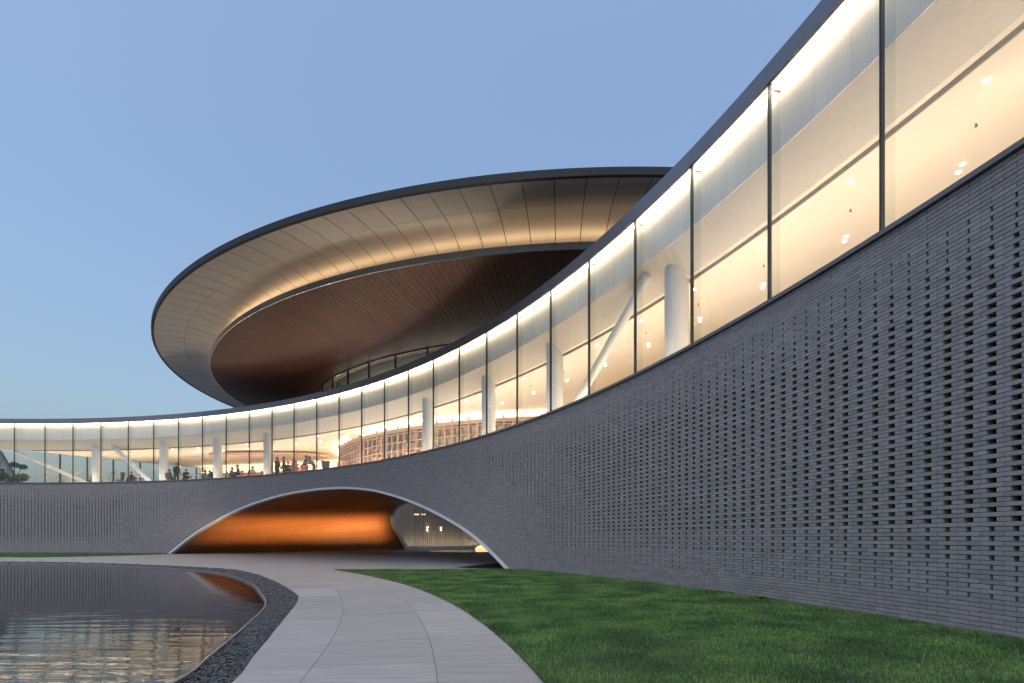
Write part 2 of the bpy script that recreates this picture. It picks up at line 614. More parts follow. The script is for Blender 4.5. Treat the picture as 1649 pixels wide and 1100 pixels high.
def blades(T, Rr, Z, h, w):
    n = len(T)
    x = CX + Rr * np.cos(np.radians(T))
    y = CY + Rr * np.sin(np.radians(T))
    a = rng.random(n) * 6.283
    lean = rng.uniform(0.15, 0.95, n) * h
    la = rng.random(n) * 6.283
    ca, sa = np.cos(a) * w / 2, np.sin(a) * w / 2
    lx, ly = np.cos(la) * lean, np.sin(la) * lean
    P = np.empty((n, 5, 3), dtype=np.float32)
    P[:, 0] = np.stack([x - ca, y - sa, Z], 1)
    P[:, 1] = np.stack([x + ca, y + sa, Z], 1)
    P[:, 2] = np.stack([x + ca * 0.8 + lx * 0.35, y + sa * 0.8 + ly * 0.35, Z + h * 0.62], 1)
    P[:, 3] = np.stack([x - ca * 0.8 + lx * 0.35, y - sa * 0.8 + ly * 0.35, Z + h * 0.62], 1)
    P[:, 4] = np.stack([x + lx, y + ly, Z + h], 1)
    tri = np.array([(0, 1, 2), (0, 2, 3), (3, 2, 4)])
    F = (tri[None] + (np.arange(n) * 5)[:, None, None]).reshape(-1, 3)
    return P.reshape(-1, 3), F


n = 900000
T = rng.uniform(1.5, 36, n)
Rr = rng.uniform(42.0, 48.53, n)
x = CX + Rr * np.cos(np.radians(T))
y = CY + Rr * np.sin(np.radians(T))
d = np.hypot(x, y)
li = 42.57 - 0.0085 * np.maximum(0, T - 9) ** 1.25
keep = (y < 22.78) & (y > 3.3) & (Rr > li + rng.normal(0.0, 0.025, n)) & (rng.random(n) < np.clip(9.0 / d, 0.28, 1) ** 1.1) & (x < y * 1.05 + 1.0)
T, Rr, d, y = T[keep], Rr[keep], d[keep], y[keep]
kk = (Rr - 42.3) / 6.2
aa = np.clip((33 - T) / 18, 0, 1)
Z = 0.004 + 0.10 * kk * aa + 0.02 * np.sin(Rr * 1.3 + T) * np.sin(T * 0.7) * kk * (1 - kk) * 4 * aa
xx = Rr * np.cos(np.radians(T))
yy = Rr * np.sin(np.radians(T))
patch = 0.5 + 0.5 * np.sin(xx * 2.1 + 1.3 * np.sin(yy * 1.7)) * np.sin(yy * 2.4 + 0.9 * np.sin(xx * 2.9))
h = (0.024 + 0.022 * patch) * rng.uniform(0.5, 1.35, len(T))
V, F = blades(T, Rr, Z, h, 0.0022 + 0.00042 * d)
tag(mk_np('grass_blades', V, F, M['grass']), 'mown green lawn between the path and the perforated brick wall', 'grass', kind='stuff')
n = 90000
T = rng.uniform(73.8, 100, n)
Rr = rng.uniform(39.5, 48.5, n)
si = 48.3 - 8.6 * np.sqrt(1 - (1 - np.clip((T - 73.6) / 4, 0, 1)) ** 2)
k = Rr > si
T, Rr = T[k], Rr[k]
V, F = blades(T, Rr, np.full(len(T), 0.0), rng.uniform(0.03, 0.09, len(T)), np.full(len(T), 0.03))
tag(mk_np('grass_strip_blades', V, F, M['grass']), 'narrow strip of grass below the far brick wall beyond the pond', 'grass', kind='stuff')

# ------------------------------------------------------------------ exhibition building
bld = tag(empty('exhibition_building', pol(52, RF, 0)), 'long curved building with perforated grey brick base, arched passage and lit glass storey', 'building')
INV = Matrix.Translation(-bld.location)


def bpart(o):
    """keep a part built in world coordinates where it stands"""
    o.parent = bld
    o.matrix_parent_inverse = INV
    return o


TH0, TH1 = -8.0, 112.0
SILL = 6.0
arch = [(74.33, -0.13), (70.98, 1.60), (67.79, 2.811), (64.536, 3.70), (61.226, 4.29), (57.881, 4.64), (54.521, 4.765), (52.006, 4.74), (50.113, 4.65), (47.299, 4.392), (44.528, 3.95), (41.843, 3.41), (39.245, 2.79), (36.752, 2.13), (35.132, 1.64), (33.597, 1.09), (32.108, 0.48), (30.80, -0.08)]


def cr_curve(P, k=8):
    P = np.array([2 * np.array(P[0]) - np.array(P[1])] + [np.array(p) for p in P] + [2 * np.array(P[-1]) - np.array(P[-2])])
    out = []
    for i in range(1, len(P) - 2):
        p0, p1, p2, p3 = P[i - 1], P[i], P[i + 1], P[i + 2]
        for s in range(k):
            t = s / k
            out.append(0.5 * ((2 * p1) + (-p0 + p2) * t + (2 * p0 - 5 * p1 + 4 * p2 - p3) * t * t + (-p0 + 3 * p1 - 3 * p2 + p3) * t ** 3))
    out.append(P[-2])
    return np.array(out)


AC = cr_curve(arch)                       # (theta, z) along the arch, left foot to right foot
ia = int(np.argmax(AC[:, 1]))
ZTOP = AC[ia, 1]
SM = R_(1) * RF                           # metres per degree on the facade


def arch_span(z):
    if z >= ZTOP:
        return None
    tl = np.interp(z, AC[:ia + 1, 1], AC[:ia + 1, 0])
    tr = np.interp(z, AC[ia:, 1][::-1], AC[ia:, 0][::-1])
    return tr, tl


ACM = AC * np.array([SM, 1.0])


def arch_dist(t, z):
    return np.sqrt(((ACM - np.array([t * SM, z])) ** 2).sum(1)).min()


# backing wall with the arch cut out: columns of quads
v, f = [], []
tl = np.arange(TH0, TH1 + 0.01, 0.5)
for t in tl:
    zb = -0.3
    if 30.9 < t < 74.2:
        zb = float(np.interp(-t, -AC[:, 0], AC[:, 1])) + 0.05
    for r in (RF + 0.26, RF + 0.5):
        v += [pol(t, r, zb), pol(t, r, SILL)]
for i in range(len(tl) - 1):
    b = i * 4
    f += [(b, b + 1, b + 5, b + 4), (b + 2, b + 6, b + 7, b + 3), (b + 1, b + 3, b + 7, b + 5)]
wall = bpart(mk('brick_wall', v, f, M['core']))  # near-black backing puts the shade of the brick holes into its colour

COURSE, PITCH, JOINT = 0.0612, 0.2905, 0.007
PD = PITCH / SM
NCO = int((SILL + 0.09) / COURSE)
GAPS = [JOINT, 0.034, 0.070, 0.118]
Z0 = SILL - NCO * COURSE


def level(t, j):
    """how far the joints of an open course are pulled apart at this place"""
    top, bot = NCO - 1 - j, j
    lv = 0 if top < 8 else 1 if top < 16 else 2 if top < 24 else 3
    lv = min(lv, 0 if bot < 9 else 1 if bot < 17 else 2 if bot < 25 else 3)
    z = Z0 + (j + 0.5) * COURSE
    if 18 < t < 90:
        d_ = arch_dist(t, z)
        lv = min(lv, 0 if d_ < 2.0 else 1 if d_ < 3.4 else 2 if d_ < 6.0 else 3)
    return lv


bricks = []                               # (theta_a, theta_b, z)
for j in range(NCO):
    z = Z0 + (j + 0.5) * COURSE
    sp = arch_span(z)
    open_course = j % 2 == 0
    nb = int((TH1 - TH0) / PD)
    lev_c = {}
    for i in range(nb):
        a = TH0 + (i + (0.5 if open_course else 0.0)) * PD
        b = a + PD
        if open_course:
            for q, t in ((i, a), (i + 1, b)):
                if q not in lev_c:
                    lev_c[q] = GAPS[level(t, j)]
            ga, gb = lev_c[i], lev_c[i + 1]
        else:
            ga = gb = JOINT
        a += ga / 2 / SM
        b -= gb / 2 / SM
        if sp:
            lo, hi = sp[0] - 0.06, sp[1] + 0.06
            if a > lo and b < hi:
                continue
            if a < lo < b:
                b = lo
            if a < hi < b:
                a = hi
            if b - a < 0.03:
                continue
        bricks.append((a, b, z))
B = np.array(bricks)
jit = rng.normal(0, 0.0012, len(B))
tc_ = np.radians((B[:, 0] + B[:, 1]) / 2)
hl = np.radians(B[:, 1] - B[:, 0]) * RF / 2
cxb = CX + RF * np.cos(tc_)
cyb = CY + RF * np.sin(tc_)
dist = np.hypot(cxb, cyb)
vis = (np.degrees(tc_) > 9.4) & (cyb > 0)
score = np.where(vis, (hl * 2) / dist ** 2, 0)
near = np.argsort(-score)[:300]
rest = np.setdiff1d(np.arange(len(B)), near)
# shared mesh for single bricks: unit length, face at y = 0, chamfered front edges
ch, hh, dp = 0.0025, COURSE / 2 - JOINT / 2, 0.11
bv = []
for sx in (-1, 1):
    for sz in (-1, 1):
        bv += [(sx * 0.5 - sx * ch * 3.5, 0.0, sz * (hh - ch)), (sx * 0.5, ch, sz * hh), (sx * 0.5, dp, sz * hh)]
# index: (sx,sz) -> 3*(2*ix+iz)
q = lambda ix, iz, k: 3 * (2 * ix + iz) + k
bf = [(q(0, 0, 0), q(1, 0, 0), q(1, 1, 0), q(0, 1, 0)), (q(0, 0, 2), q(0, 1, 2), q(1, 1, 2), q(1, 0, 2))]
for (a, b) in (((0, 0), (1, 0)), ((1, 0), (1, 1)), ((1, 1), (0, 1)), ((0, 1), (0, 0))):
    for k in (0, 1):
        bf.append((q(*a, k), q(*a, k + 1), q(*b, k + 1), q(*b, k)))
bme = bpy.data.meshes.new('brick')
bme.from_pydata(bv, [], bf)
bme.materials.append(M['brick'])
bme.update()
for i in near:
    o = bpy.data.objects.new('brick', bme)
    col.objects.link(o)
    o.parent = wall
    t = tc_[i]
    r = RF + jit[i]
    p = Vector((CX + r * math.cos(t), CY + r * math.sin(t), B[i, 2]))
    o.matrix_world = Matrix.Identity(4)
    o.matrix_parent_inverse = Matrix.Identity(4)
    o.location = p
    o.rotation_euler = (0, 0, t - math.pi / 2)
    o.scale = (2 * hl[i], 1, 1)
nb = len(rest)
t, h_, zz, jj = tc_[rest], hl[rest], B[rest, 2], jit[rest]
er = np.stack([np.cos(t), np.sin(t)], 1)
et = np.stack([-np.sin(t), np.cos(t)], 1)
P = np.empty((nb, 8, 3))
k = 0
for rr in (0, 1):
    for sx in (-1, 1):
        for sz in (-1, 1):
            rad = (RF + jj + (dp if rr else 0))[:, None]
            xy = np.array([CX, CY]) + er * rad + et * (sx * h_)[:, None]
            P[:, k, :2] = xy
            P[:, k, 2] = zz + sz * hh
            k += 1
fq = np.array([(0, 1, 3, 2), (0, 4, 5, 1), (2, 3, 7, 6), (1, 5, 7, 3), (0, 2, 6, 4)])
F = (fq[None] + (np.arange(nb) * 8)[:, None, None]).reshape(-1, 4)
bw = mk_np('brickwork', P.reshape(-1, 3), F, M['brick'], wall)
bw['kind'] = 'stuff'
# the brick wall part stands in world coordinates through its parent inverse; undo for children
for o in list(wall.children):
    o.matrix_parent_inverse = Matrix.Identity(4)

# cap
bpart(arc_solid('wall_cap', rect(RF - 0.06, RF + 0.78, SILL + 0.004, SILL + 0.08), TH0, TH1, 160, M['cap']))

# arch rim: white band following the arch, with a reveal
def rim_sweep(name, C2, radius_fn, w, proud, deep, mat):
    v, f = [], []
    n = len(C2)
    for i in range(n):
        a, b = C2[max(0, i - 1)], C2[min(n - 1, i + 1)]
        tx, tz_ = (b[0] - a[0]) * SM, b[1] - a[1]
        le = math.hypot(tx, tz_)
        nx, nz = tz_ / le, -tx / le        # points outwards (away from the opening)
        if nz < 0 and abs(nz) > 0.02:
            nx, nz = -nx, -nz
        t, z = C2[i]
        for s, r in ((0.0, -proud), (w, -proud), (w, deep), (0.0, deep)):
            # s runs inwards from the brick edge
            v.append(pol(t - nx * s / SM, radius_fn(t) + r, z - nz * s))
    for i in range(n - 1):
        for k in range(4):
            f.append((i * 4 + k, i * 4 + (k + 1) % 4, i * 4 + 4 + (k + 1) % 4, i * 4 + 4 + k))
    f += [(3, 2, 1, 0), tuple(4 * (n - 1) + k for k in range(4))]
    return mk(name, v, f, mat, None)


bpart(rim_sweep('arch_rim', AC, lambda t: RF, 0.14, 0.05, 0.45, M['rim']))

# passage: a timber vault lofted from the front arch to the back arch
nprof = 111
k_ = np.linspace(0, len(AC) - 1, nprof)
# resample the front arch by length
seg = np.concatenate([[0], np.cumsum(np.hypot(np.diff(ACM[:, 0]), np.diff(ACM[:, 1])))])
u = np.linspace(0, 1, nprof)
fr_t = np.interp(u * seg[-1], seg, AC[:, 0])
fr_z = np.interp(u * seg[-1], seg, AC[:, 1])
fr_t2 = fr_t - np.sign(fr_t - 52.5) * 0.1
FRONT = np.array([pol(t, RF + 0.3, max(-0.1, z - 0.16)) for t, z in zip(fr_t2, fr_z)])
# back arch: its legs lean outwards before they meet the crown
bk = [(-11.9, 61.9, -0.1), (-12.55, 61.9, 1.1), (-13.3, 61.8, 2.3), (-13.65, 61.7, 3.3), (-13.4, 61.4, 4.25), (-12.5, 61.0, 4.95), (-11.0, 60.3, 5.25), (-7.0, 58.4, 5.35), (0.0, 55.0, 5.3), (7.0, 51.5, 4.9), (13.0, 48.3, 4.0), (17.2, 45.6, 2.2), (19.0, 44.0, -0.1)]


def resample3(P, n, k=8):
    P = [np.array(p) for p in P]
    Q = [2 * P[0] - P[1]] + P + [2 * P[-1] - P[-2]]
    out = []
    for i in range(1, len(Q) - 2):
        for s in range(k):
            t = s / k
            p0, p1, p2, p3 = Q[i - 1], Q[i], Q[i + 1], Q[i + 2]
            out.append(0.5 * ((2 * p1) + (-p0 + p2) * t + (2 * p0 - 5 * p1 + 4 * p2 - p3) * t * t + (-p0 + 3 * p1 - 3 * p2 + p3) * t ** 3))
    out.append(Q[-2])
    out = np.array(out)
    d_ = np.concatenate([[0], np.cumsum(np.linalg.norm(np.diff(out, axis=0), axis=1))])
    uu = np.linspace(0, d_[-1], n)
    return np.stack([np.interp(uu, d_, out[:, c]) for c in range(3)], 1)


BACK = resample3(bk, nprof)
v, f = [], []
ns = 14
mid = (FRONT.mean(0) + BACK.mean(0)) / 2
for i in range(nprof - 1):
    for e in (0.02, 0.98):
        uu = i + e
        a = FRONT[i] * (1 - e) + FRONT[i + 1] * e
        b = BACK[i] * (1 - e) + BACK[i + 1] * e
        for s in range(ns + 1):
            k = s / ns
            p = a * (1 - k) + b * k
            v.append(p)
    b0 = i * 2 * (ns + 1)
    for s in range(ns):
        f.append((b0 + s, b0 + s + 1, b0 + ns + 1 + s + 1, b0 + ns + 1 + s))
vault = bpart(mk('passage_vault', v, f, M['vault']))
vault['kind'] = 'stuff'
# dark backing a little outside the planks
v, f = [], []
cz = np.array([0, 0, -2.0])
for i in range(nprof):
    for s in range(ns + 1):
        k = s / ns
        p = FRONT[i] * (1 - k) + BACK[i] * k
        axis = (FRONT.mean(0) * (1 - k) + BACK.mean(0) * k) + cz
        dd = p - axis
        v.append(p + dd / np.linalg.norm(dd) * 0.05)
for i in range(nprof - 1):
    for s in range(ns):
        a = i * (ns + 1) + s
        f.append((a, a + 1, a + ns + 2, a + ns + 1))
bpart(mk('vault_backing', v, f, M['gap'], smooth=True))
# back rim
BR = resample3(bk, 60)
v, f = [], []
bc = BR.mean(0)
for i in range(60):
    p = BR[i]
    dd = np.array([p[0] - bc[0], p[1] - bc[1], (p[2] - 1.0) * 1.4])
    dd /= np.linalg.norm(dd)
    nb_ = np.array([0.43, 0.90, 0.0])
    for s, r in ((-0.09, -0.3), (-0.09, 0.3), (0.30, 0.3), (0.30, -0.3)):
        v.append(p + dd * s + nb_ * r)
for i in range(59):
    for k in range(4):
        f.append((i * 4 + k, i * 4 + (k + 1) % 4, i * 4 + 4 + (k + 1) % 4, i * 4 + 4 + k))
bpart(mk('passage_back_rim', v, f, M['rim'], smooth=False))

# linear wall washer of the passage: a slim housing high on the right-hand flank of the vault
def washer():
    """hooded linear floodlights along the right-hand foot of the vault, washing the left flank"""
    for i in range(5):
        k0, k1 = 0.12 + 0.16 * i, 0.12 + 0.16 * i + 0.13
        idx, aim_i = 105, 17
        a = FRONT[idx] * (1 - k0) + BACK[idx] * k0
        b = FRONT[idx] * (1 - k1) + BACK[idx] * k1
        kk = (k0 + k1) / 2
        tk = max(0.045, (kk - 0.11) * 1.18)
        tgt = FRONT[aim_i] * (1 - tk) + BACK[aim_i] * tk
        inw = Vector(tgt) - Vector((a + b) / 2)
        inw.z = 0
        inw.normalize()
        c = Vector((a + b) / 2) + inw * 0.7
        c.z = 0.35
        tg = Vector((tgt[0], tgt[1], 2.35 + 0.3 * kk))
        le = float(np.linalg.norm(b - a))
        z = -(tg - c).normalized()
        x = Vector((-inw.y, inw.x, 0))
        y = z.cross(x).normalized()
        x = y.cross(z)
        mw = Matrix(((x.x, y.x, z.x, c.x), (x.y, y.y, z.y, c.y), (x.z, y.z, z.z, c.z), (0, 0, 0, 1)))
        ld = bpy.data.lights.new('floodlight', 'AREA')
        ld.shape = 'RECTANGLE'
        ld.size = le
        ld.size_y = 0.03
        ld.energy = 54
        ld.color = (1.0, 0.55, 0.19)
        ld.spread = R_(7.5)
        lo = bpy.data.objects.new('floodlight', ld)
        lo.matrix_world = mw
        col.objects.link(lo)
        up = 1 if y.z > 0 else -1
        # back box, hood over the lamp and a foot
        hb = MB().box((0, 0, 0.06), (le, 0.16, 0.10)).box((0, up * 0.036, -0.45), (le, 0.012, 0.9))
        o = bpart(hb.build('floodlight_housing', M['mullion']))
        o.matrix_parent_inverse = INV @ mw


washer()

# glass storey
GL = RF + 0.75
GT = 11.29
mulls = [92.02, 88.93, 85.98, 82.91, 79.79, 76.79, 73.76, 70.77, 67.75, 64.75, 61.74, 58.82, 55.79, 52.82, 49.84, 46.88, 43.84, 40.79, 37.76, 34.75, 31.65, 28.56, 25.46, 22.3, 19.17, 15.95, 12.77]
ext_r = [12.77 - 3.1 * i for i in range(1, 7)]
ext_l = [92.02 + 3.0 * i for i in range(1, 7)]
M_ALL = list(reversed(ext_l)) + mulls + ext_r
for i in range(len(M_ALL) - 1):
    a, b = M_ALL[i], M_ALL[i + 1]
    g = 0.012 / SM
    pane = bpart(arc_solid('window_pane', rect(GL, GL + 0.02, SILL + 0.082, GT + 0.05), b + g, a - g, 3, M['glass']))
    mu = arc_solid('mullion', rect(GL - 0.015, GL + 0.075, SILL + 0.081, GT + 0.04), a - 0.015 / SM, a + 0.015 / SM, 1, M['mullion'], pane)
    fi = arc_solid('glass_fin', rect(GL + 0.08, GL + 0.30, SILL + 0.083, GT + 0.02), a - 0.008 / SM, a + 0.008 / SM, 1, M['fin'], pane)
    bkt = arc_solid('fin_bracket', rect(GL + 0.076, GL + 0.31, GT - 0.10, GT - 0.06), a - 0.014 / SM, a + 0.014 / SM, 1, M['cap'], pane)
    fa = bpart(arc_solid('fascia_panel', [(GL - 0.05, GT), (GL + 0.02, GT), (GL + 0.02, GT + 0.43), (GL - 0.05, GT + 0.43)], b + 0.004 / SM, a - 0.004 / SM, 3, M['fascia']))
    st = bpart(arc_solid('light_strip', rect(GL + 0.17, GL + 0.23, GT + 0.0, GT + 0.012), b + 0.03, a - 0.03, 3, M['led']))
    up = bpart(arc_solid('added_hall_strip', rect(RF + (4.5 if a > 59 else 2.45), RF + (4.62 if a > 59 else 2.57), SILL + 0.05, SILL + 0.06), b + 0.1, a - 0.1, 3, M['up']))  # added strips on the hall floor, out of sight, brighten the ceiling
for i in range(len(M_ALL) - 1):
    bpart(arc_solid('added_sill_strip', rect(GL + 0.05, GL + 0.13, SILL + 0.085, SILL + 0.092), M_ALL[i + 1] + 0.1, M_ALL[i] - 0.1, 3, M['up2']))  # added strip hidden behind the sill, brightens soffit and bulkhead
bpart(arc_solid('fascia_backing', rect(GL + 0.03, GL + 0.10, GT + 0.06, GT + 0.42), M_ALL[-1], M_ALL[0], 120, M['core']))
BH = RF + 1.07
bpart(arc_solid('slot_ceiling', rect(GL + 0.04, BH + 0.05, GT + 0.055, GT + 0.10), M_ALL[-1], M_ALL[0], 120, M['white']))
# lit bulkhead panels, three to a bay
for i in range(len(M_ALL) - 1):
    a, b = M_ALL[i], M_ALL[i + 1]
    kk = 3 if a < 40 else 1
    for k in range(kk):
        t0, t1 = b + (a - b) * k / kk, b + (a - b) * (k + 1) / kk
        bpart(arc_solid('bulkhead_panel', rect(BH, BH + 0.02, 9.94, GT + 0.05), t0 + 0.003, t1 - 0.003, 2, M['bulk']))
bpart(arc_solid('bulkhead_backing', rect(BH + 0.022, BH + 0.05, 9.95, GT + 0.05), M_ALL[-1], M_ALL[0], 120, M['groove']))
ZC = 9.12


def back_delta(t):
    return float(np.interp(t, [83.7, 91.4], [13.9, 2.25]))


def hall(name, z, d0, mat, up, thick=0.1):
    v, f = [], []
    tt = list(np.arange(TH0 + 1, 83.8, 1.0)) + list(np.arange(83.8, 110, 0.4))
    for t in tt:
        v += [pol(t, RF + d0, z), pol(t, RF + max(d0 + 0.02, back_delta(t)), z)]
    for i in range(len(tt) - 1):
        b = i * 2
        f.append((b, b + 1, b + 3, b + 2) if up else (b, b + 2, b + 3, b + 1))
    return bpart(mk(name, v, f, mat))


bpart(arc_solid('sloped_soffit', [(BH + 0.03, 9.945), (BH + 0.78, 9.20), (BH + 0.84, 9.20), (BH + 0.09, 9.955)], TH0 + 1, 110, 130, M['slope']))
bpart(arc_solid('ceiling_step', rect(BH + 0.845, BH + 0.92, 9.203, 9.24), TH0 + 1, 91.5, 120, M['ceil']))
bpart(arc_solid('ceiling_edge', rect(BH + 0.925, BH + 0.955, 9.10, 9.24), TH0 + 1, 91.5, 120, M['groove']))  # shade of the ceiling step put into a darker colour
hall('ceiling', ZC, BH - RF + 0.96, M['ceil'], False)
hall('hall_floor', 6.03, 0.79, M['floor'], True)
hall('roof_deck', GT + 0.40, 0.80, M['roof'], True)
# back wall of the hall and the end glazing
for i in range(26):
    bpart(arc_solid('added_back_strip', rect(RF + 13.3, RF + 13.5, 8.42, 8.44), 5 + 3 * i, 7.8 + 3 * i, 3, M['hallfill']))  # added light strip along the back wall, brightens the deeper ceiling
bpart(arc_solid('added_strip_ledge', rect(RF + 13.2, RF + 14, 8.30, 8.415), TH0 + 1, 83.2, 90, M['ceil']))  # ledge under the added back wall strip
bpart(arc_solid('hall_back_wall', rect(RF + 14, RF + 14.2, 5.9, 11.6), TH0 + 1, 83.4, 90, M['ceil']))
ex = [83.7, 85.2, 86.6, 87.9, 89.1, 90.3, 91.4]
for i in range(len(ex) - 1):
    p, q_ = pol(ex[i], RF + back_delta(ex[i]) - 0.1, 0), pol(ex[i + 1], RF + back_delta(ex[i + 1]) - 0.1, 0)
    an = math.atan2(q_[1] - p[1], q_[0] - p[0])
    le = math.hypot(q_[0] - p[0], q_[1] - p[1])
    m_ = MB().box(((p[0] + q_[0]) / 2, (p[1] + q_[1]) / 2, 7.57), (le - 0.07, 0.02, 3.08), an)
    o = bpart(m_.build('end_window', M['glass']))
    MB().box((p[0], p[1], 7.575), (0.10, 0.16, 3.06), an).build('mullion', M['mullion'], o)
bpart(mk('end_parapet', [], [], None)) if False else None

# columns and inclined braces behind the glass
for t in (84.42, 76.72, 70.08, 63.63, 43.07, 36.26, 29.9, 21.4):
    c = pol(t, RF + 1.75, 0)
    cm = MB().tube((c[0], c[1], 6.03), (c[0], c[1], 9.9), 0.36, 0.36, 28)
    bpart(cm.build('column', M['colm'], smooth=False))
for (ta, za, da), (tb, zb, db), r, mm in (((93.3, 9.1, 2.3), (85.96, 6.1, 2.7), 0.16, 'ceil'), ((83.1, 9.8, 1.75), (78.1, 6.05, 1.75), 0.17, 'colm'), ((22.4, 9.75, 1.35), (28.2, 6.05, 1.35), 0.16, 'colm'), ((9.55, 9.1, 2.3), (11.3, 6.05, 2.3), 0.20, 'groove')):
    bpart(MB().tube(pol(ta, RF + da, za), pol(tb, RF + db, zb), r, r, 20).build('brace', M[mm]))
# downlights and sprinklers in the ceiling
for i in range(int((78 - 8) / 1.53)):
    t = 9.2 + i * 1.53
    for dlt, kind in ((2.45, 's'), (4.3, 'p')):
        if (i + (dlt > 3)) % 2:
            continue
        tt = t + (0.5 if dlt > 3 else 0)
        x, y, _ = pol(tt, RF + dlt, 0)
        if math.hypot(x - DX, y - DY) < 21.6:
            continue
        for s in ((-0.1, 0.1) if kind == 'p' else (0,)):
            c = pol(tt + s / SM, RF + dlt + s * 0.9, 0)
            lm = MB().tube((c[0], c[1], ZC - 0.001), (c[0], c[1], ZC - 0.016), 0.042, 0.038, 14)
            bpart(lm.build('downlight', M['down']))
    if i % 2 == 0 and t < 50:
        c = pol(t + 0.9, RF + 3.3, 0)
        sm = MB().tube((c[0], c[1], ZC), (c[0], c[1], ZC - 0.05), 0.014, 0.014, 8).tube((c[0], c[1], ZC - 0.05), (c[0], c[1], ZC - 0.058), 0.03, 0.03, 8)
        bpart(sm.build('sprinkler', M['cap']))
# suspended oval ceiling panel over the cafe
v = [(-22.5 + 5.5 * math.cos(a), 50.6 + 1.9 * math.sin(a), z) for z in (8.78, 9.0) for a in np.linspace(0, 2 * math.pi, 41)[:-1]]
f = [tuple(range(39, -1, -1)), tuple(range(40, 80))] + [(i, (i + 1) % 40, 40 + (i + 1) % 40, 40 + i) for i in range(40)]
bpart(mk('oval_ceiling_panel', v, f, plain('oval_panel_paint', (0.62, 0.44, 0.36), 0.6, var=0.03)))
# flared white pod wall with a lit edge, left of the book wall
v, f = [], []
pc = (-9.4, 43.2)
for i in range(29):
    a = R_(120 + 150 * i / 28)
    for k in range(7):
        zz_ = 6.03 + (9.1 - 6.03) * k / 6
        rr_ = 2.0 + 1.5 * (k / 6) ** 2.2
        v.append((pc[0] + rr_ * math.cos(a), pc[1] + rr_ * math.sin(a), zz_))
for i in range(28):
    for k in range(6):
        a = i * 7 + k
        f.append((a, a + 7, a + 8, a + 1))
bpart(mk('flared_pod_wall', v, f, M['white'], smooth=True))
bpart(MB().tube((-10.2, 40.4, 6.03), (-10.2, 40.4, 9.12), 0.3, 0.3, 20).build('column', M['ceil']))

# ------------------------------------------------------------------ round pavilion: drum, timber soffit, canopy ring
pav = tag(empty('round_pavilion', (DX, DY, 0)), 'round pavilion with huge disc canopy, metal ring soffit and red brown timber underside', 'pavilion')
PC = (0.0, 0.0)                            # parts are built round the pavilion's own centre
A0, A1 = 165.0, 281.0                      # the arc the courtyard looks at
RO, RI, RD = 33.8, 30.33, 22.8


def cone(r):
    return 10.0 + 4.0 * r / 30.3


arc_solid('canopy_roof', [(RO - 0.2, 15.17), (20.0, 16.6), (0.01, 17.2), (0.01, 17.0), (20, 16.4), (RO - 0.2, 15.05)], 0, 360, 180, M['roof'], pav, PC, caps=False)
for i in range(85):
    a = 360 * i / 85
    arc_solid('canopy_rim', rect(RO - 0.16, RO, 14.89, 15.19), a + 0.006, a + 360 / 85 - 0.006, 4, M['rimmetal'], pav, PC)
arc_solid('rim_backing', rect(RO - 0.22, RO - 0.165, 14.92, 15.16), 0, 360, 180, M['gap'], pav, PC, caps=False)
# metal ring: an outer row and a curved inner row of panels
P_OUT = [(RO - 0.165, 14.90), (33.2, 14.955), (32.6, 14.99), (31.9, 15.0)]
P_IN = [(31.885 - 2.185 * k / 14, 15.0 - 0.44 * (k / 14) ** 2.2) for k in range(15)]
npan = 170


def shell(prof, up=0.02):
    return prof + [(r, z + up) for r, z in reversed(prof)]


hid_o, hid_i = MB(), MB()
for i in range(npan):
    a = 360 * i / npan
    g = 0.028
    if A0 - 2 < a < A1 + 2:
        arc_solid('soffit_panel', shell(P_OUT), a + g, a + 360 / npan - g, 3, M['panel'], pav, PC)
        arc_solid('cove_panel', shell(P_IN), a + g, a + 360 / npan - g, 3, M['panel'], pav, PC, smooth=False)
a_e = A0 - 2 + 360 / npan
arc_solid('ring_soffit', shell(P_OUT + P_IN), A1 + 2, 360 + A0 - 2, 90, M['panel'], pav, PC)
arc_solid('ring_backing', [(RO - 0.2, 15.03), (29.6, 15.08), (29.6, 15.04), (RO - 0.2, 15.0)], 0, 360, 180, M['gap'], pav, PC, caps=False)
arc_solid('cove_back', rect(29.62, 29.68, 14.2, 15.04), 0, 360, 180, M['panel'], pav, PC, caps=False)
# band, shelf and the cove light lying on the shelf
for i in range(90):
    a = 4.0 * i
    arc_solid('band_panel', rect(RI - 0.05, RI, 13.97, 14.29), a + 0.006, a + 3.994, 4, M['band'], pav, PC)
arc_solid('cove_shelf', rect(29.68, RI - 0.06, 14.12, 14.16), 0, 360, 180, M['white'], pav, PC, caps=False)
for i in range(60):
    arc_solid('cove_light', rect(29.85, 30.05, 14.165, 14.18), 6 * i + 0.05, 6 * i + 5.95, 4, M['ring'], pav, PC)
# timber soffit: radial planks
npl = 550
for i in range(npl):
    a = 360 * i / npl
    g = 0.018
    if A0 < a < A1:
        p0, p1 = RI - 0.06, RD - 0.4
        prof = [(p0, cone(p0)), (p1, cone(p1)), (p1, cone(p1) + 0.03), (p0, cone(p0) + 0.03)]
        arc_solid('soffit_plank', prof, a + g, a + 360 / npl - g, 1, M['wood'], pav, PC)
arc_solid('soffit_timber', [(RI - 0.06, cone(RI - 0.06)), (RD - 0.4, cone(RD - 0.4)), (RD - 0.4, cone(RD - 0.4) + 0.03), (RI - 0.06, cone(RI - 0.06) + 0.03)], A1, 360 + A0, 120, M['wood'], pav, PC)
arc_solid('soffit_backing', [(RI - 0.06, cone(RI - 0.06) + 0.034), (RD - 0.5, cone(RD - 0.5) + 0.034), (RD - 0.5, cone(RD - 0.5) + 0.07), (RI - 0.06, cone(RI - 0.06) + 0.07)], 0, 360, 180, M['gap'], pav, PC, caps=False)
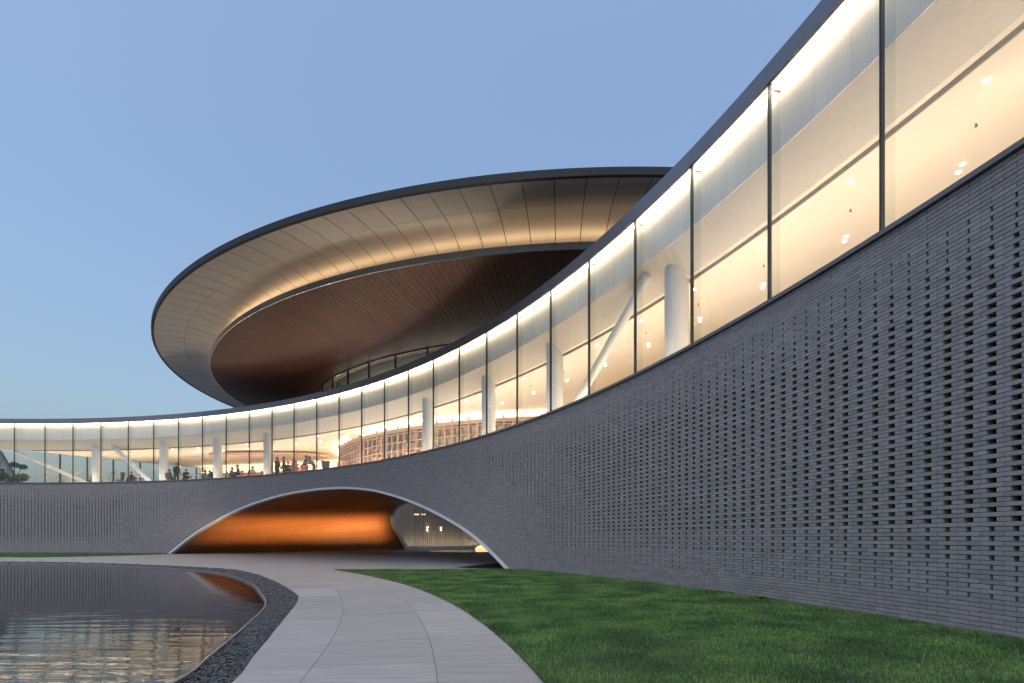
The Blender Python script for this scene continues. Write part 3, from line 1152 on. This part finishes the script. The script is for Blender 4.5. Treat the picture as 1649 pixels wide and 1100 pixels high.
# clerestory drum
nd = 56
for i in range(nd):
    a = 360 * i / nd
    pane = arc_solid('drum_pane', rect(RD, RD + 0.02, 11.7, cone(RD) - 0.06), a + 0.06, a + 360 / nd - 0.06, 3, M['glass'], pav, PC)
    arc_solid('mullion', rect(RD - 0.06, RD + 0.08, 11.7, cone(RD) - 0.05), a - 0.08, a + 0.055, 1, M['mullion'], pane, PC)
arc_solid('drum_head', rect(RD - 0.05, RD + 0.05, cone(RD) - 0.05, cone(RD) + 0.03), 0, 360, 180, M['mullion'], pav, PC, caps=False)
arc_solid('drum_inner_wall', rect(20.9, 21.0, 11.6, 16.2), 0, 360, 120, M['drumwall'], pav, PC, caps=False)
arc_solid('added_drum_strip', rect(21.4, 21.5, 11.72, 11.76), 0, 360, 120, M['dim'], pav, PC, caps=False)  # added emitter that lifts the drum interior behind its glass
arc_solid('drum_wall', rect(20.6, 20.7, 6.03, 9.2), 0, 360, 120, M['ceil'], pav, PC, caps=False)
for i in range(30):
    arc_solid('added_drum_ring', rect(20.78, 20.98, 8.772, 8.785), 170 + 4.5 * i, 174.2 + 4.5 * i, 4, M['hallfill'], pav, PC)  # added light ring on the drum wall, brightens the hall ceiling

# ------------------------------------------------------------------ book wall round the drum
shelf = tag(empty('book_wall', (DX, DY, 6.03)), 'curved wooden lattice bookcase with pink books behind the middle windows', 'bookcase')
WSH = plain('shelf_wood', (0.50, 0.36, 0.28), 0.6, var=0.08)
PINK = plain('pink_book_cover', (0.55, 0.30, 0.26), 0.6, var=0.2, island=0.2)
sa0, sa1, nsh = 205.0, 262.0, 36
for k in range(5):
    z = 0.1 + 0.56 * k
    arc_solid('shelf_board', rect(20.72, 21.05, z, z + 0.06), sa0, sa1, 60, WSH, shelf, PC)
arc_solid('top_rail', rect(20.72, 21.08, 2.48, 2.74), sa0, sa1, 60, WSH, shelf, PC)
for i in range(nsh + 1):
    a = sa0 + (sa1 - sa0) * i / nsh
    arc_solid('upright', rect(20.73, 21.06, 0.0, 2.5), a - 0.16, a + 0.16, 1, WSH, shelf, PC)
    if i % 2 == 0:
        c = pol(a, 21.12, 2.85, PC)
        MB().tube((c[0], c[1], 2.74), c, 0.02, 0.02, 8).tube(c, (c[0] * 0.995, c[1] * 0.995, 2.78), 0.05, 0.05, 10).build('spotlight', M['mullion'], shelf)
for i in range(nsh):
    if i in (9, 10, 13, 14, 15, 19, 20):
        for k in range(4):
            if random.random() < 0.75:
                a = sa0 + (sa1 - sa0) * (i + 0.5) / nsh
                arc_solid('book_row', rect(20.75, 20.98, 0.165 + 0.56 * k, 0.165 + 0.56 * k + random.uniform(0.28, 0.42)), a - 0.55, a + 0.5, 1, PINK, shelf, PC)

# ------------------------------------------------------------------ furniture and people on the glass storey
FL = 6.03
PINKM = plain('pink_upholstery', (0.50, 0.22, 0.20), 0.7)
DARKM = plain('charcoal_upholstery', (0.06, 0.065, 0.08), 0.7)
GREYM = plain('pale_grey_upholstery', (0.45, 0.45, 0.47), 0.7)
LEGM = plain('chair_leg_metal', (0.12, 0.12, 0.13), 0.4, metal=0.6)
TABM = plain('table_top_wood', (0.55, 0.42, 0.30), 0.5)


def chair(x, y, rz, mat, label, lounge=False):
    e = tag(empty('chair', (x, y, FL), rz), label, 'chair', 'cafe chairs behind the glass')
    b = MB()
    b.box((0, 0, 0.43), (0.50, 0.50, 0.09))
    b.build('seat', mat, e)
    b = MB()
    v, f = [], []
    for i in range(9):
        a = R_(200 + 140 * i / 8) if not lounge else R_(205 + 130 * i / 8)
        for r in (0.26, 0.31):
            for z, k in ((0.45, 1.0), (0.88 if not lounge else 1.15, 1.12 if not lounge else 1.35)):
                v.append((r * k * math.cos(a), r * k * math.sin(a), z))
    for i in range(8):
        a = i * 4
        for p, q2 in ((0, 1), (1, 3), (3, 2), (2, 0)):
            f.append((a + p, a + q2, a + 4 + q2, a + 4 + p))
    f += [(0, 2, 3, 1), (32, 33, 35, 34)]
    b.add(v, f)
    b.build('backrest', mat, e)
    for sx in (-1, 1):
        for sy in (-1, 1):
            MB().tube((sx * 0.19, sy * 0.19, 0.40), (sx * 0.23, sy * 0.23, 0), 0.018, 0.013, 8).build('leg', LEGM, e)
    return e


def table(x, y, label, r=0.4, h=0.74):
    e = tag(empty('cafe_table', (x, y, FL)), label, 'table', 'cafe tables behind the glass')
    MB().tube((0, 0, h - 0.03), (0, 0, h), r, r, 24).build('table_top', TABM, e)
    MB().tube((0, 0, 0.02), (0, 0, h - 0.03), 0.035, 0.035, 10).build('pedestal', LEGM, e)
    MB().tube((0, 0, 0), (0, 0, 0.02), 0.24, 0.22, 18).build('foot', LEGM, e)


def cloth_mat(top, leg, neck, hip):
    m, nt, p = nodes('clothing')
    tc = N(nt, 'ShaderNodeTexCoord')
    sp = N(nt, 'ShaderNodeSeparateXYZ')
    L(nt, tc.outputs['Object'], sp.inputs[0])
    cr = N(nt, 'ShaderNodeValToRGB')
    cr.color_ramp.interpolation = 'CONSTANT'
    mr = N(nt, 'ShaderNodeMapRange')
    mr.inputs['From Min'].default_value = 0.0
    mr.inputs['From Max'].default_value = 2.0
    L(nt, sp.outputs['Z'], mr.inputs['Value'])
    L(nt, mr.outputs[0], cr.inputs[0])
    e = cr.color_ramp.elements
    e[0].position, e[0].color = 0.0, (*leg, 1)
    e[1].position, e[1].color = hip / 2, (*top, 1)
    k = e.new(neck / 2)
    k.color = (0.45, 0.27, 0.19, 1)
    nz = N(nt, 'ShaderNodeTexNoise', Scale=14.0)
    mx = N(nt, 'ShaderNodeMixRGB', blend_type='MULTIPLY')
    mx.inputs[0].default_value = 0.35
    L(nt, cr.outputs[0], mx.inputs[1])
    L(nt, nz.outputs['Color'], mx.inputs[2])
    L(nt, mx.outputs[0], p.inputs['Base Color'])
    p.inputs['Roughness'].default_value = 0.8
    return m


HAIR = plain('black_hair', (0.012, 0.011, 0.011), 0.5)


def person(x, y, rz, pose, top, leg, label, hgt=1.0):
    """one continuous skinned figure; local -Y is forwards"""
    J, Rd = {}, {}

    def j(n, p, r):
        J[n] = tuple(q * hgt for q in p)
        Rd[n] = r
    if pose == 'sit':
        hz, ly = 0.52, 0.0
        lean = 0.10
    elif pose == 'bend':
        hz, lean = 0.93, 0.42
    else:
        hz, lean = 0.94, 0.03
    j('pel', (0, 0, hz), 0.15)
    j('sp', (0, -lean * 0.35, hz + 0.2), 0.135)
    j('chest', (0, -lean * 0.8, hz + 0.38 - lean * 0.1), 0.155)
    j('nk', (0, -lean * 1.15, hz + 0.53 - lean * 0.25), 0.062)
    j('hd', (0, -lean * 1.3 - 0.02, hz + 0.64 - lean * 0.3), 0.088)
    j('hd2', (0, -lean * 1.35 - 0.005, hz + 0.73 - lean * 0.3), 0.085)
    j('nose', (0, -lean * 1.35 - 0.10, hz + 0.66 - lean * 0.3), 0.018)
    E_ = [('pel', 'sp'), ('sp', 'chest'), ('chest', 'nk'), ('nk', 'hd'), ('hd', 'hd2'), ('hd', 'nose')]
    cz_ = J['chest'][2] / hgt
    for s, n in ((-1, 'l'), (1, 'r')):
        ya = -lean * 0.85
        j('sh' + n, (s * 0.19, ya, cz_ + 0.06), 0.062)
        fwd = 0.16 if pose != 'stand' else 0.03 + 0.05 * (s > 0)
        j('el' + n, (s * 0.25, ya - fwd * 0.5, cz_ - 0.20), 0.047)
        if pose == 'stand':
            j('wr' + n, (s * 0.23, ya - 0.14, cz_ - 0.40), 0.033)
        else:
            j('wr' + n, (s * 0.17, ya - 0.30, cz_ - 0.22), 0.033)
        w = J['wr' + n]
        w = tuple(q / hgt for q in w)
        dr = (0, -0.3, -0.9) if pose == 'stand' else (-s * 0.3, -0.9, -0.1)
        j('ha' + n, (w[0] + dr[0] * 0.07, w[1] + dr[1] * 0.07, w[2] + dr[2] * 0.07), 0.032)
        E_ += [('chest', 'sh' + n), ('sh' + n, 'el' + n), ('el' + n, 'wr' + n), ('wr' + n, 'ha' + n)]
        hp = tuple(q / hgt for q in J['ha' + n])
        for fi_ in range(5):
            sd = (fi_ - 2) * 0.017
            le_ = (0.05, 0.085, 0.095, 0.088, 0.07)[fi_]
            j('f%d%s' % (fi_, n), (hp[0] + sd + dr[0] * le_, hp[1] + dr[1] * le_, hp[2] + dr[2] * le_ - (0.02 if pose != 'stand' else 0)), 0.009)
            E_.append(('ha' + n, 'f%d%s' % (fi_, n)))
        if pose == 'sit':
            j('hip' + n, (s * 0.10, -0.04, hz - 0.01), 0.095)
            j('kn' + n, (s * 0.13, -0.44, hz + 0.0), 0.065)
            j('an' + n, (s * 0.13, -0.46, 0.09), 0.042)
        else:
            j('hip' + n, (s * 0.10, 0, hz - 0.06), 0.095)
            j('kn' + n, (s * 0.11, -0.03 * (1 + s), 0.5), 0.065)
            j('an' + n, (s * 0.12, 0.04, 0.09), 0.042)
        a_ = tuple(q / hgt for q in J['an' + n])
        j('to' + n, (a_[0] * 1.1, a_[1] - 0.15, 0.045), 0.04)
        E_ += [('pel', 'hip' + n), ('hip' + n, 'kn' + n), ('kn' + n, 'an' + n), ('an' + n, 'to' + n)]
    names = list(J)
    me = bpy.data.meshes.new('person')
    me.from_pydata([J[n] for n in names], [(names.index(a), names.index(b)) for a, b in E_], [])
    neck = (J['nk'][2] + 0.02)
    hip = hz * hgt + 0.03
    me.materials.append(cloth_mat(top, leg, neck, hip if pose != 'sit' else hip + 0.06))
    o = link('person', me, None, (x, y, FL))
    o.rotation_euler = (0, 0, rz)
    sk = o.modifiers.new('Skin', 'SKIN')
    sk.use_smooth_shade = True
    lay = me.skin_vertices[0].data
    for i, n in enumerate(names):
        r = Rd[n] * hgt * (1.28 if n[:2] in ('pe', 'sp', 'ch', 'sh', 'el', 'hi', 'kn') else 1.08)
        lay[i].radius = (r * 1.15, r * 0.8) if n in ('chest', 'sp', 'pel') else (r, r)
        lay[i].use_root = (n == 'pel')
    sb = o.modifiers.new('Sub', 'SUBSURF')
    sb.levels = sb.render_levels = 1
    tag(o, label, 'person', 'people on the lit upper floor')
    h = Vector(J['hd2'])
    MB().ell((h.x, h.y + 0.02, h.z + 0.005), (0.098 * hgt, 0.108 * hgt, 0.098 * hgt), 12, 7).build('hair', HAIR, o, True)
    return o


DK, NV, GY, WH, BL = (0.02, 0.022, 0.028), (0.03, 0.04, 0.07), (0.16, 0.18, 0.22), (0.55, 0.55, 0.55), (0.10, 0.14, 0.20)
person(-29.5, 48.03, R_(60), 'stand', DK, DK, 'person in black standing beside the wide white column', 1.06)
person(-18.75, 43.6, R_(80), 'stand', NV, DK, 'person in dark coat, left of the two standing close together', 1.0)
person(-18.30, 43.9, R_(-70), 'stand', DK, DK, 'person in dark coat, right of the two standing close together', 1.03)
person(-17.55, 42.85, R_(20), 'sit', DK, DK, 'person in black seated low right of the standing pair', 0.95)
chair(-17.55, 42.85, R_(200), DARKM, 'charcoal cafe chair right of the standing pair')
person(-16.25, 42.6, R_(75), 'bend', NV, DK, 'person in navy bending forward behind the pink chair', 1.0)
person(-15.35, 42.4, R_(-80), 'bend', GY, DK, 'person in grey leaning towards the one in navy', 1.04)
seats = [(-28.54, 47.89, 20, DK, 'person in a black jacket seated next to the standing figure', None, 'pale grey cafe chair under the person in the black jacket'),
         (-29.9, 47.5, 160, DK, 'person in black seated low against the wide white column', DARKM, 'charcoal cafe chair closest to the wide white column'),
         (-27.5, 48.7, 110, GY, 'person in grey seated behind the black jacket', GREYM, 'pale grey cafe chair behind the black jacket'),
         (-26.75, 48.6, -90, BL, 'person in pale blue seated left of the slim column', GREYM, 'pale grey cafe chair left of the slim column'),
         (-25.96, 47.55, 30, DK, 'person in black seated hard against the slim column', DARKM, 'charcoal cafe chair hard against the slim column'),
         (-24.0, 46.6, 100, BL, 'person in pale blue seated right of the slim column', GREYM, 'pale grey cafe chair right of the slim column'),
         (-22.70, 45.47, -60, NV, 'person in navy seated sideways in a pink chair', PINKM, 'pink cafe chair under the person in navy'),
         (-21.9, 46.0, 180, WH, 'person in white seated with back to the glass', PINKM, 'pink cafe chair under the person in white'),
         (-20.6, 45.6, 70, BL, 'person in light blue seated beside the third column', GREYM, 'pale grey cafe chair beside the third column'),
         (-34.3, 49.4, -80, DK, 'person in black seated alone near the inclined white brace', DARKM, 'charcoal cafe chair near the inclined white brace')]
for x, y, rz, topc, lab, cm, cl in seats:
    person(x, y, R_(rz), 'sit', topc, DK, lab, random.uniform(0.97, 1.05))
    chair(x, y + 0.0, R_(rz + 180), cm or GREYM, cl)
chair(-15.9, 41.8, R_(190), PINKM, 'empty pink cafe chair in front of the bending person')
chair(-14.0, 41.3, R_(230), DARKM, 'dark high backed lounge chair left of the curved pod wall', True)
chair(-35.1, 48.9, R_(110), DARKM, 'dark rounded lounge chair beside the inclined brace', True)
chair(-38.0, 49.3, R_(150), DARKM, 'small dark chair left of the leftmost white column')
table(-27.9, 47.5, 'small round cafe table before the person in the black jacket')
table(-21.3, 45.3, 'small round cafe table between the pink chairs')
table(-32.9, 48.7, 'round cafe table under the white brace', 0.6)
table(-23.3, 46.2, 'small round cafe table right of the slim column')
# tiered display tower and counter block
tw = tag(empty('display_tower', (-17.1, 43.0, FL)), 'small pink tiered display tower between the two pairs of visitors', 'display model')
for k, w in enumerate((0.95, 0.75, 0.55, 0.36)):
    MB().box((0, 0, 0.3 + 0.33 * k), (w * 0.75, w * 0.75, 0.26)).build('tier', PINKM, tw)
    MB().box((0, 0, 0.455 + 0.33 * k), (w, w, 0.05)).build('tier_roof', PINKM, tw)
MB().box((0, 0, 0.085), (1.1, 1.1, 0.17)).build('plinth', M['white'], tw)
ct = tag(empty('reception_counter', (-12.9, 41.5, FL), R_(-40)), 'pink reception counter block left of the book wall', 'counter')
MB().box((0, 0, 0.52), (0.62, 0.5, 1.04)).build('counter_body', PINKM, ct)
MB().box((0, 0, 1.065), (0.68, 0.56, 0.05)).build('counter_top', M['white'], ct)

# ------------------------------------------------------------------ beyond the end glazing: terrace, trees, house
ter = tag(mk('terrace', [pol(t, r, 5.96) for t in np.linspace(84, 118, 40) for r in (RF + 1.2, RF + 40)], [(2 * i, 2 * i + 1, 2 * i + 3, 2 * i + 2) for i in range(39)], M['soil']), kind='structure')
BARK = plain('bark', (0.10, 0.075, 0.06), 0.9, var=0.3, scale=20)
PINE = plain('pine_needles', (0.035, 0.065, 0.03), 0.7, var=0.4, scale=5, island=0.4)


def leaf_cloud(cs, n, s):
    V, F = [], []
    for (c, r) in cs:
        q2 = rng.normal(size=(n, 3))
        q2 /= np.linalg.norm(q2, axis=1)[:, None]
        q2 *= (rng.random(n) ** 0.35)[:, None]
        pos = np.array(c) + q2 * np.array(r)
        a = rng.normal(size=(n, 3)) * s
        b = rng.normal(size=(n, 3)) * s
        base = len(V) and sum(len(x) for x in V)
        V.append(np.stack([pos - a * 0.5, pos + a, pos + b], 1).reshape(-1, 3))
        F.append(np.arange(3 * n).reshape(-1, 3) + base)
    return np.concatenate(V), np.concatenate(F)


pine = tag(empty('cloud_pine', (-51.0, 56.0, 5.96)), 'cloud pruned pine with rounded needle pads behind the leftmost glass', 'tree')
tm = MB()
pads = [((0, 0, 2.85), (0.42, 0.42, 0.30)), ((0.75, 0.1, 2.65), (0.42, 0.4, 0.26)), ((0.95, -0.1, 1.55), (0.62, 0.5, 0.42)), ((-0.35, 0.1, 1.2), (0.6, 0.5, 0.5)), ((-1.3, 0.1, 1.75), (0.65, 0.5, 0.4)), ((0.2, 0.2, 0.8), (0.7, 0.6, 0.5))]
tm.tube((0, 0, 0), (-0.1, 0, 1.2), 0.11, 0.08, 8)
tm.tube((-0.1, 0, 1.2), (0.05, 0, 2.7), 0.08, 0.03, 8)
for c, r in pads:
    tm.tube((-0.1, 0, min(1.3, c[2] * 0.6)), c, 0.045, 0.02, 6)
tm.build('trunk', BARK, pine)
V, F = leaf_cloud(pads, 900, 0.045)
mk_np('crown', V, F, PINE, pine)


def bare_tree(x, y, h, label, seed):
    rd = random.Random(seed)
    e = tag(empty('bare_tree', (x, y, 5.96)), label, 'tree', 'thin bare trees beyond the end glazing')
    tr = MB().tube((0, 0, 0), (0, 0, h * 0.55), 0.05, 0.03, 6).tube((0, 0, h * 0.55), (rd.uniform(-.1, .1), 0, h), 0.03, 0.008, 6)
    tr.build('trunk', BARK, e)
    br = MB()
    for i in range(16):
        z = h * rd.uniform(0.3, 0.9)
        a = rd.uniform(0, 6.28)
        le = (h - z) * 0.55 + 0.2
        p = (0, 0, z)
        q2 = (math.cos(a) * le * 0.6, math.sin(a) * le * 0.6, z + le * 0.8)
        br.tube(p, q2, 0.016, 0.006, 5)
        for k in range(3):
            s = rd.uniform(0.4, 0.9)
            b = tuple(p[i2] * (1 - s) + q2[i2] * s for i2 in range(3))
            br.tube(b, (b[0] + rd.uniform(-.3, .3), b[1] + rd.uniform(-.3, .3), b[2] + rd.uniform(.1, .4)), 0.007, 0.003, 4)
    br.build('crown', BARK, e)


for i, (x, y, h, lab) in enumerate([(-49.5, 60.0, 2.6, 'bare sapling just right of the cloud pine'), (-48.6, 62.5, 2.1, 'short bare sapling right of the leftmost end mullion'), (-47.0, 62.0, 2.4, 'bare sapling in the gap above the brace foot'), (-45.2, 62.0, 2.9, 'taller bare sapling left of the leftmost column'), (-53.4, 57.0, 4.2, 'bare tree with long twigs at the far left edge')]):
    bare_tree(x, y, h, lab, i + 3)
hs = tag(empty('gabled_house', (-73.8, 75.1, 0), R_(42)), 'dark grey steep gabled house seen through the leftmost glass', 'house')
HW = plain('house_wall', (0.30, 0.31, 0.34), 0.8)
HR = plain('house_roof_slate', (0.06, 0.065, 0.08), 0.7)
mk('wall', [(-5, 0, 0), (5, 0, 0), (5, 0, 8), (0, 0, 19), (-5, 0, 8), (-5, 12, 0), (5, 12, 0), (5, 12, 8), (0, 12, 19), (-5, 12, 8)], [(0, 1, 2, 3, 4), (5, 9, 8, 7, 6), (1, 6, 7, 2), (0, 4, 9, 5)], HW, hs)
mk('roof', [(5.4, -0.5, 7.1), (0, -0.5, 19.1), (0, 12.5, 19.1), (5.4, 12.5, 7.1), (5.4, -0.5, 7.5), (0, -0.5, 19.5), (0, 12.5, 19.5), (5.4, 12.5, 7.5), (-5.4, -0.5, 7.1), (-5.4, 12.5, 7.1), (-5.4, -0.5, 7.5), (-5.4, 12.5, 7.5)], [(4, 7, 6, 5), (0, 1, 2, 3), (0, 4, 5, 1), (3, 2, 6, 7), (0, 3, 7, 4), (10, 5, 6, 11), (8, 9, 2, 1), (8, 1, 5, 10), (9, 11, 6, 2), (8, 10, 11, 9)], HR, hs)
for x in (-2.5, 2.5):
    w_ = MB().box((x, -0.03, 10.2), (1.2, 0.06, 2.0)).build('window', M['rim'], hs)
    MB().box((x, -0.075, 10.2), (1.0, 0.03, 1.8)).build('pane', M['mullion'], w_)

# ------------------------------------------------------------------ far courtyard seen through the passage
fw = tag(empty('courtyard_wall', (-8, 86, 0)), 'tall ribbed brick screen wall lit from below, seen through the passage', 'wall')
mk('core_wall', [(-16, 0.2, -0.1), (16, 0.2, -0.1), (16, 0.2, 11), (-16, 0.2, 11), (-16, 0.8, -0.1), (16, 0.8, -0.1), (16, 0.8, 11), (-16, 0.8, 11)], [(0, 1, 2, 3), (3, 2, 6, 7), (0, 3, 7, 4), (1, 5, 6, 2), (5, 4, 7, 6)], M['far'], fw)
rb = MB()
for i in range(106):
    x = -15.9 + 0.3 * i
    rb.box((x, 0.1, 5.4), (0.16, 0.2, 11.0))
rb.build('rib', M['far'], fw)['kind'] = 'stuff'
for k in range(1, 22):
    pass
for x in (-5.3, -3.2):
    lb = MB().box((x, -0.06, 2.75), (0.14, 0.12, 0.3)).build('wall_lamp', M['mullion'], fw)
    MB().box((x, -0.06, 2.92), (0.13, 0.11, 0.03)).box((x, -0.06, 2.58), (0.13, 0.11, 0.03)).build('lamp_lens', emit('sconce_glow', (1, 0.78, 0.45), 60), lb)
for i, (x, w) in enumerate(((-7.0, 0.8), (-6.1, 0.2), (-5.75, 0.25))):
    MB().box((x, -0.02, 5.0), (w, 0.04, 0.2)).build('lit_slot', M['warm'], fw)
MB().box((-2, -1.6, 0.05), (14.0, 0.10, 0.10)).build('added_wash_housing', M['edge'], fw)  # added lip that keeps the wash strip out of view
MB().box((-2, -1.543, 0.055), (13.8, 0.006, 0.07)).build('added_wash_strip', emit('added_wash_glow', (1.0, 0.78, 0.5), 22), fw)  # added hidden emitter that brightens the screen wall
for i in range(14):
    x = -9.5 + i * 1.0
    u_ = MB().tube((x, -0.9, -0.01), (x, -0.9, 0.04), 0.10, 0.09, 12).build('ground_uplight', M['edge'], fw)
    MB().tube((x, -0.9, 0.041), (x, -0.9, 0.046), 0.07, 0.07, 10).build('uplight_lens', emit('uplight_glow_%d' % i, (1, 0.78, 0.5), 30) if i == 0 else bpy.data.materials['uplight_glow_0'], u_)
# still pool and a low glowing arch behind it
pool_v = [(-4.6 + 3.6 * math.cos(a), 55.0 + 4.4 * math.sin(a), 0.004) for a in np.linspace(0, 2 * math.pi, 49)[:-1]]
POOL = plain('still_water', (0.01, 0.01, 0.012), 0.04, var=0.0)
tag(mk('courtyard_pool', pool_v, [tuple(range(48))], POOL), kind='structure')
na = tag(empty('low_arch_light', (-3.15, 60.5, 0.0)), 'low glowing arched recess at the end of the courtyard pool', 'light')
v = [(0, 0, 0)] + [(1.0 * math.cos(a), 0, 0.62 * math.sin(a)) for a in np.linspace(0, math.pi, 21)]
mk('glowing_recess', [(p[0] * 0.93, 0.0, p[2] * 0.9 + 0.005) for p in v], [(0, i, i + 1) for i in range(1, 21)], M['warm'], na)
vv, ff = [], []
for i, a in enumerate(np.linspace(0, math.pi, 21)):
    for s in (0.94, 1.06):
        for dy in (-0.12, 0.1):
            vv.append((1.0 * s * math.cos(a), dy, 0.62 * s * math.sin(a)))
for i in range(20):
    b = i * 4
    for p, q2 in ((0, 1), (1, 3), (3, 2), (2, 0)):
        ff.append((b + p, b + q2, b + 4 + q2, b + 4 + p))
mk('arch_frame', vv, ff, M['rim'], na)
# dark flat wedge inside the right foot of the arch
tag(mk('dark_wedge', [(-0.25, 23.0, 0.0), (-2.6, 24.6, 0.0), (-0.3, 29.5, 0.0), (1.8, 29.0, 0.0)], [(0, 3, 2, 1)], M['core']), kind='structure')

# a dry leaf clump at the foot of the wall
lf = tag(empty('dry_leaf', pol(14.75, 48.28, 0.10)), 'curled brown dry leaf lying on the grass at the wall foot', 'leaf')
LFM = plain('dry_leaf_brown', (0.30, 0.12, 0.05), 0.8, var=0.3, scale=30)
v, f = [], []
for i in range(9):
    for k in range(5):
        a, b = (i - 4) / 4, (k - 2) / 2
        w = 0.055 * (1 - a * a) + 0.004
        v.append((a * 0.10, b * w, 0.035 + 0.045 * b * b * (1 - a * a) + 0.03 * a * a))
for i in range(8):
    for k in range(4):
        p = i * 5 + k
        f.append((p, p + 1, p + 6, p + 5))
mk('blade', v, f, LFM, lf, True)
MB().tube((0.1, 0, 0.06), (0.16, 0.01, 0.03), 0.004, 0.003, 6).build('stalk', LFM, lf)
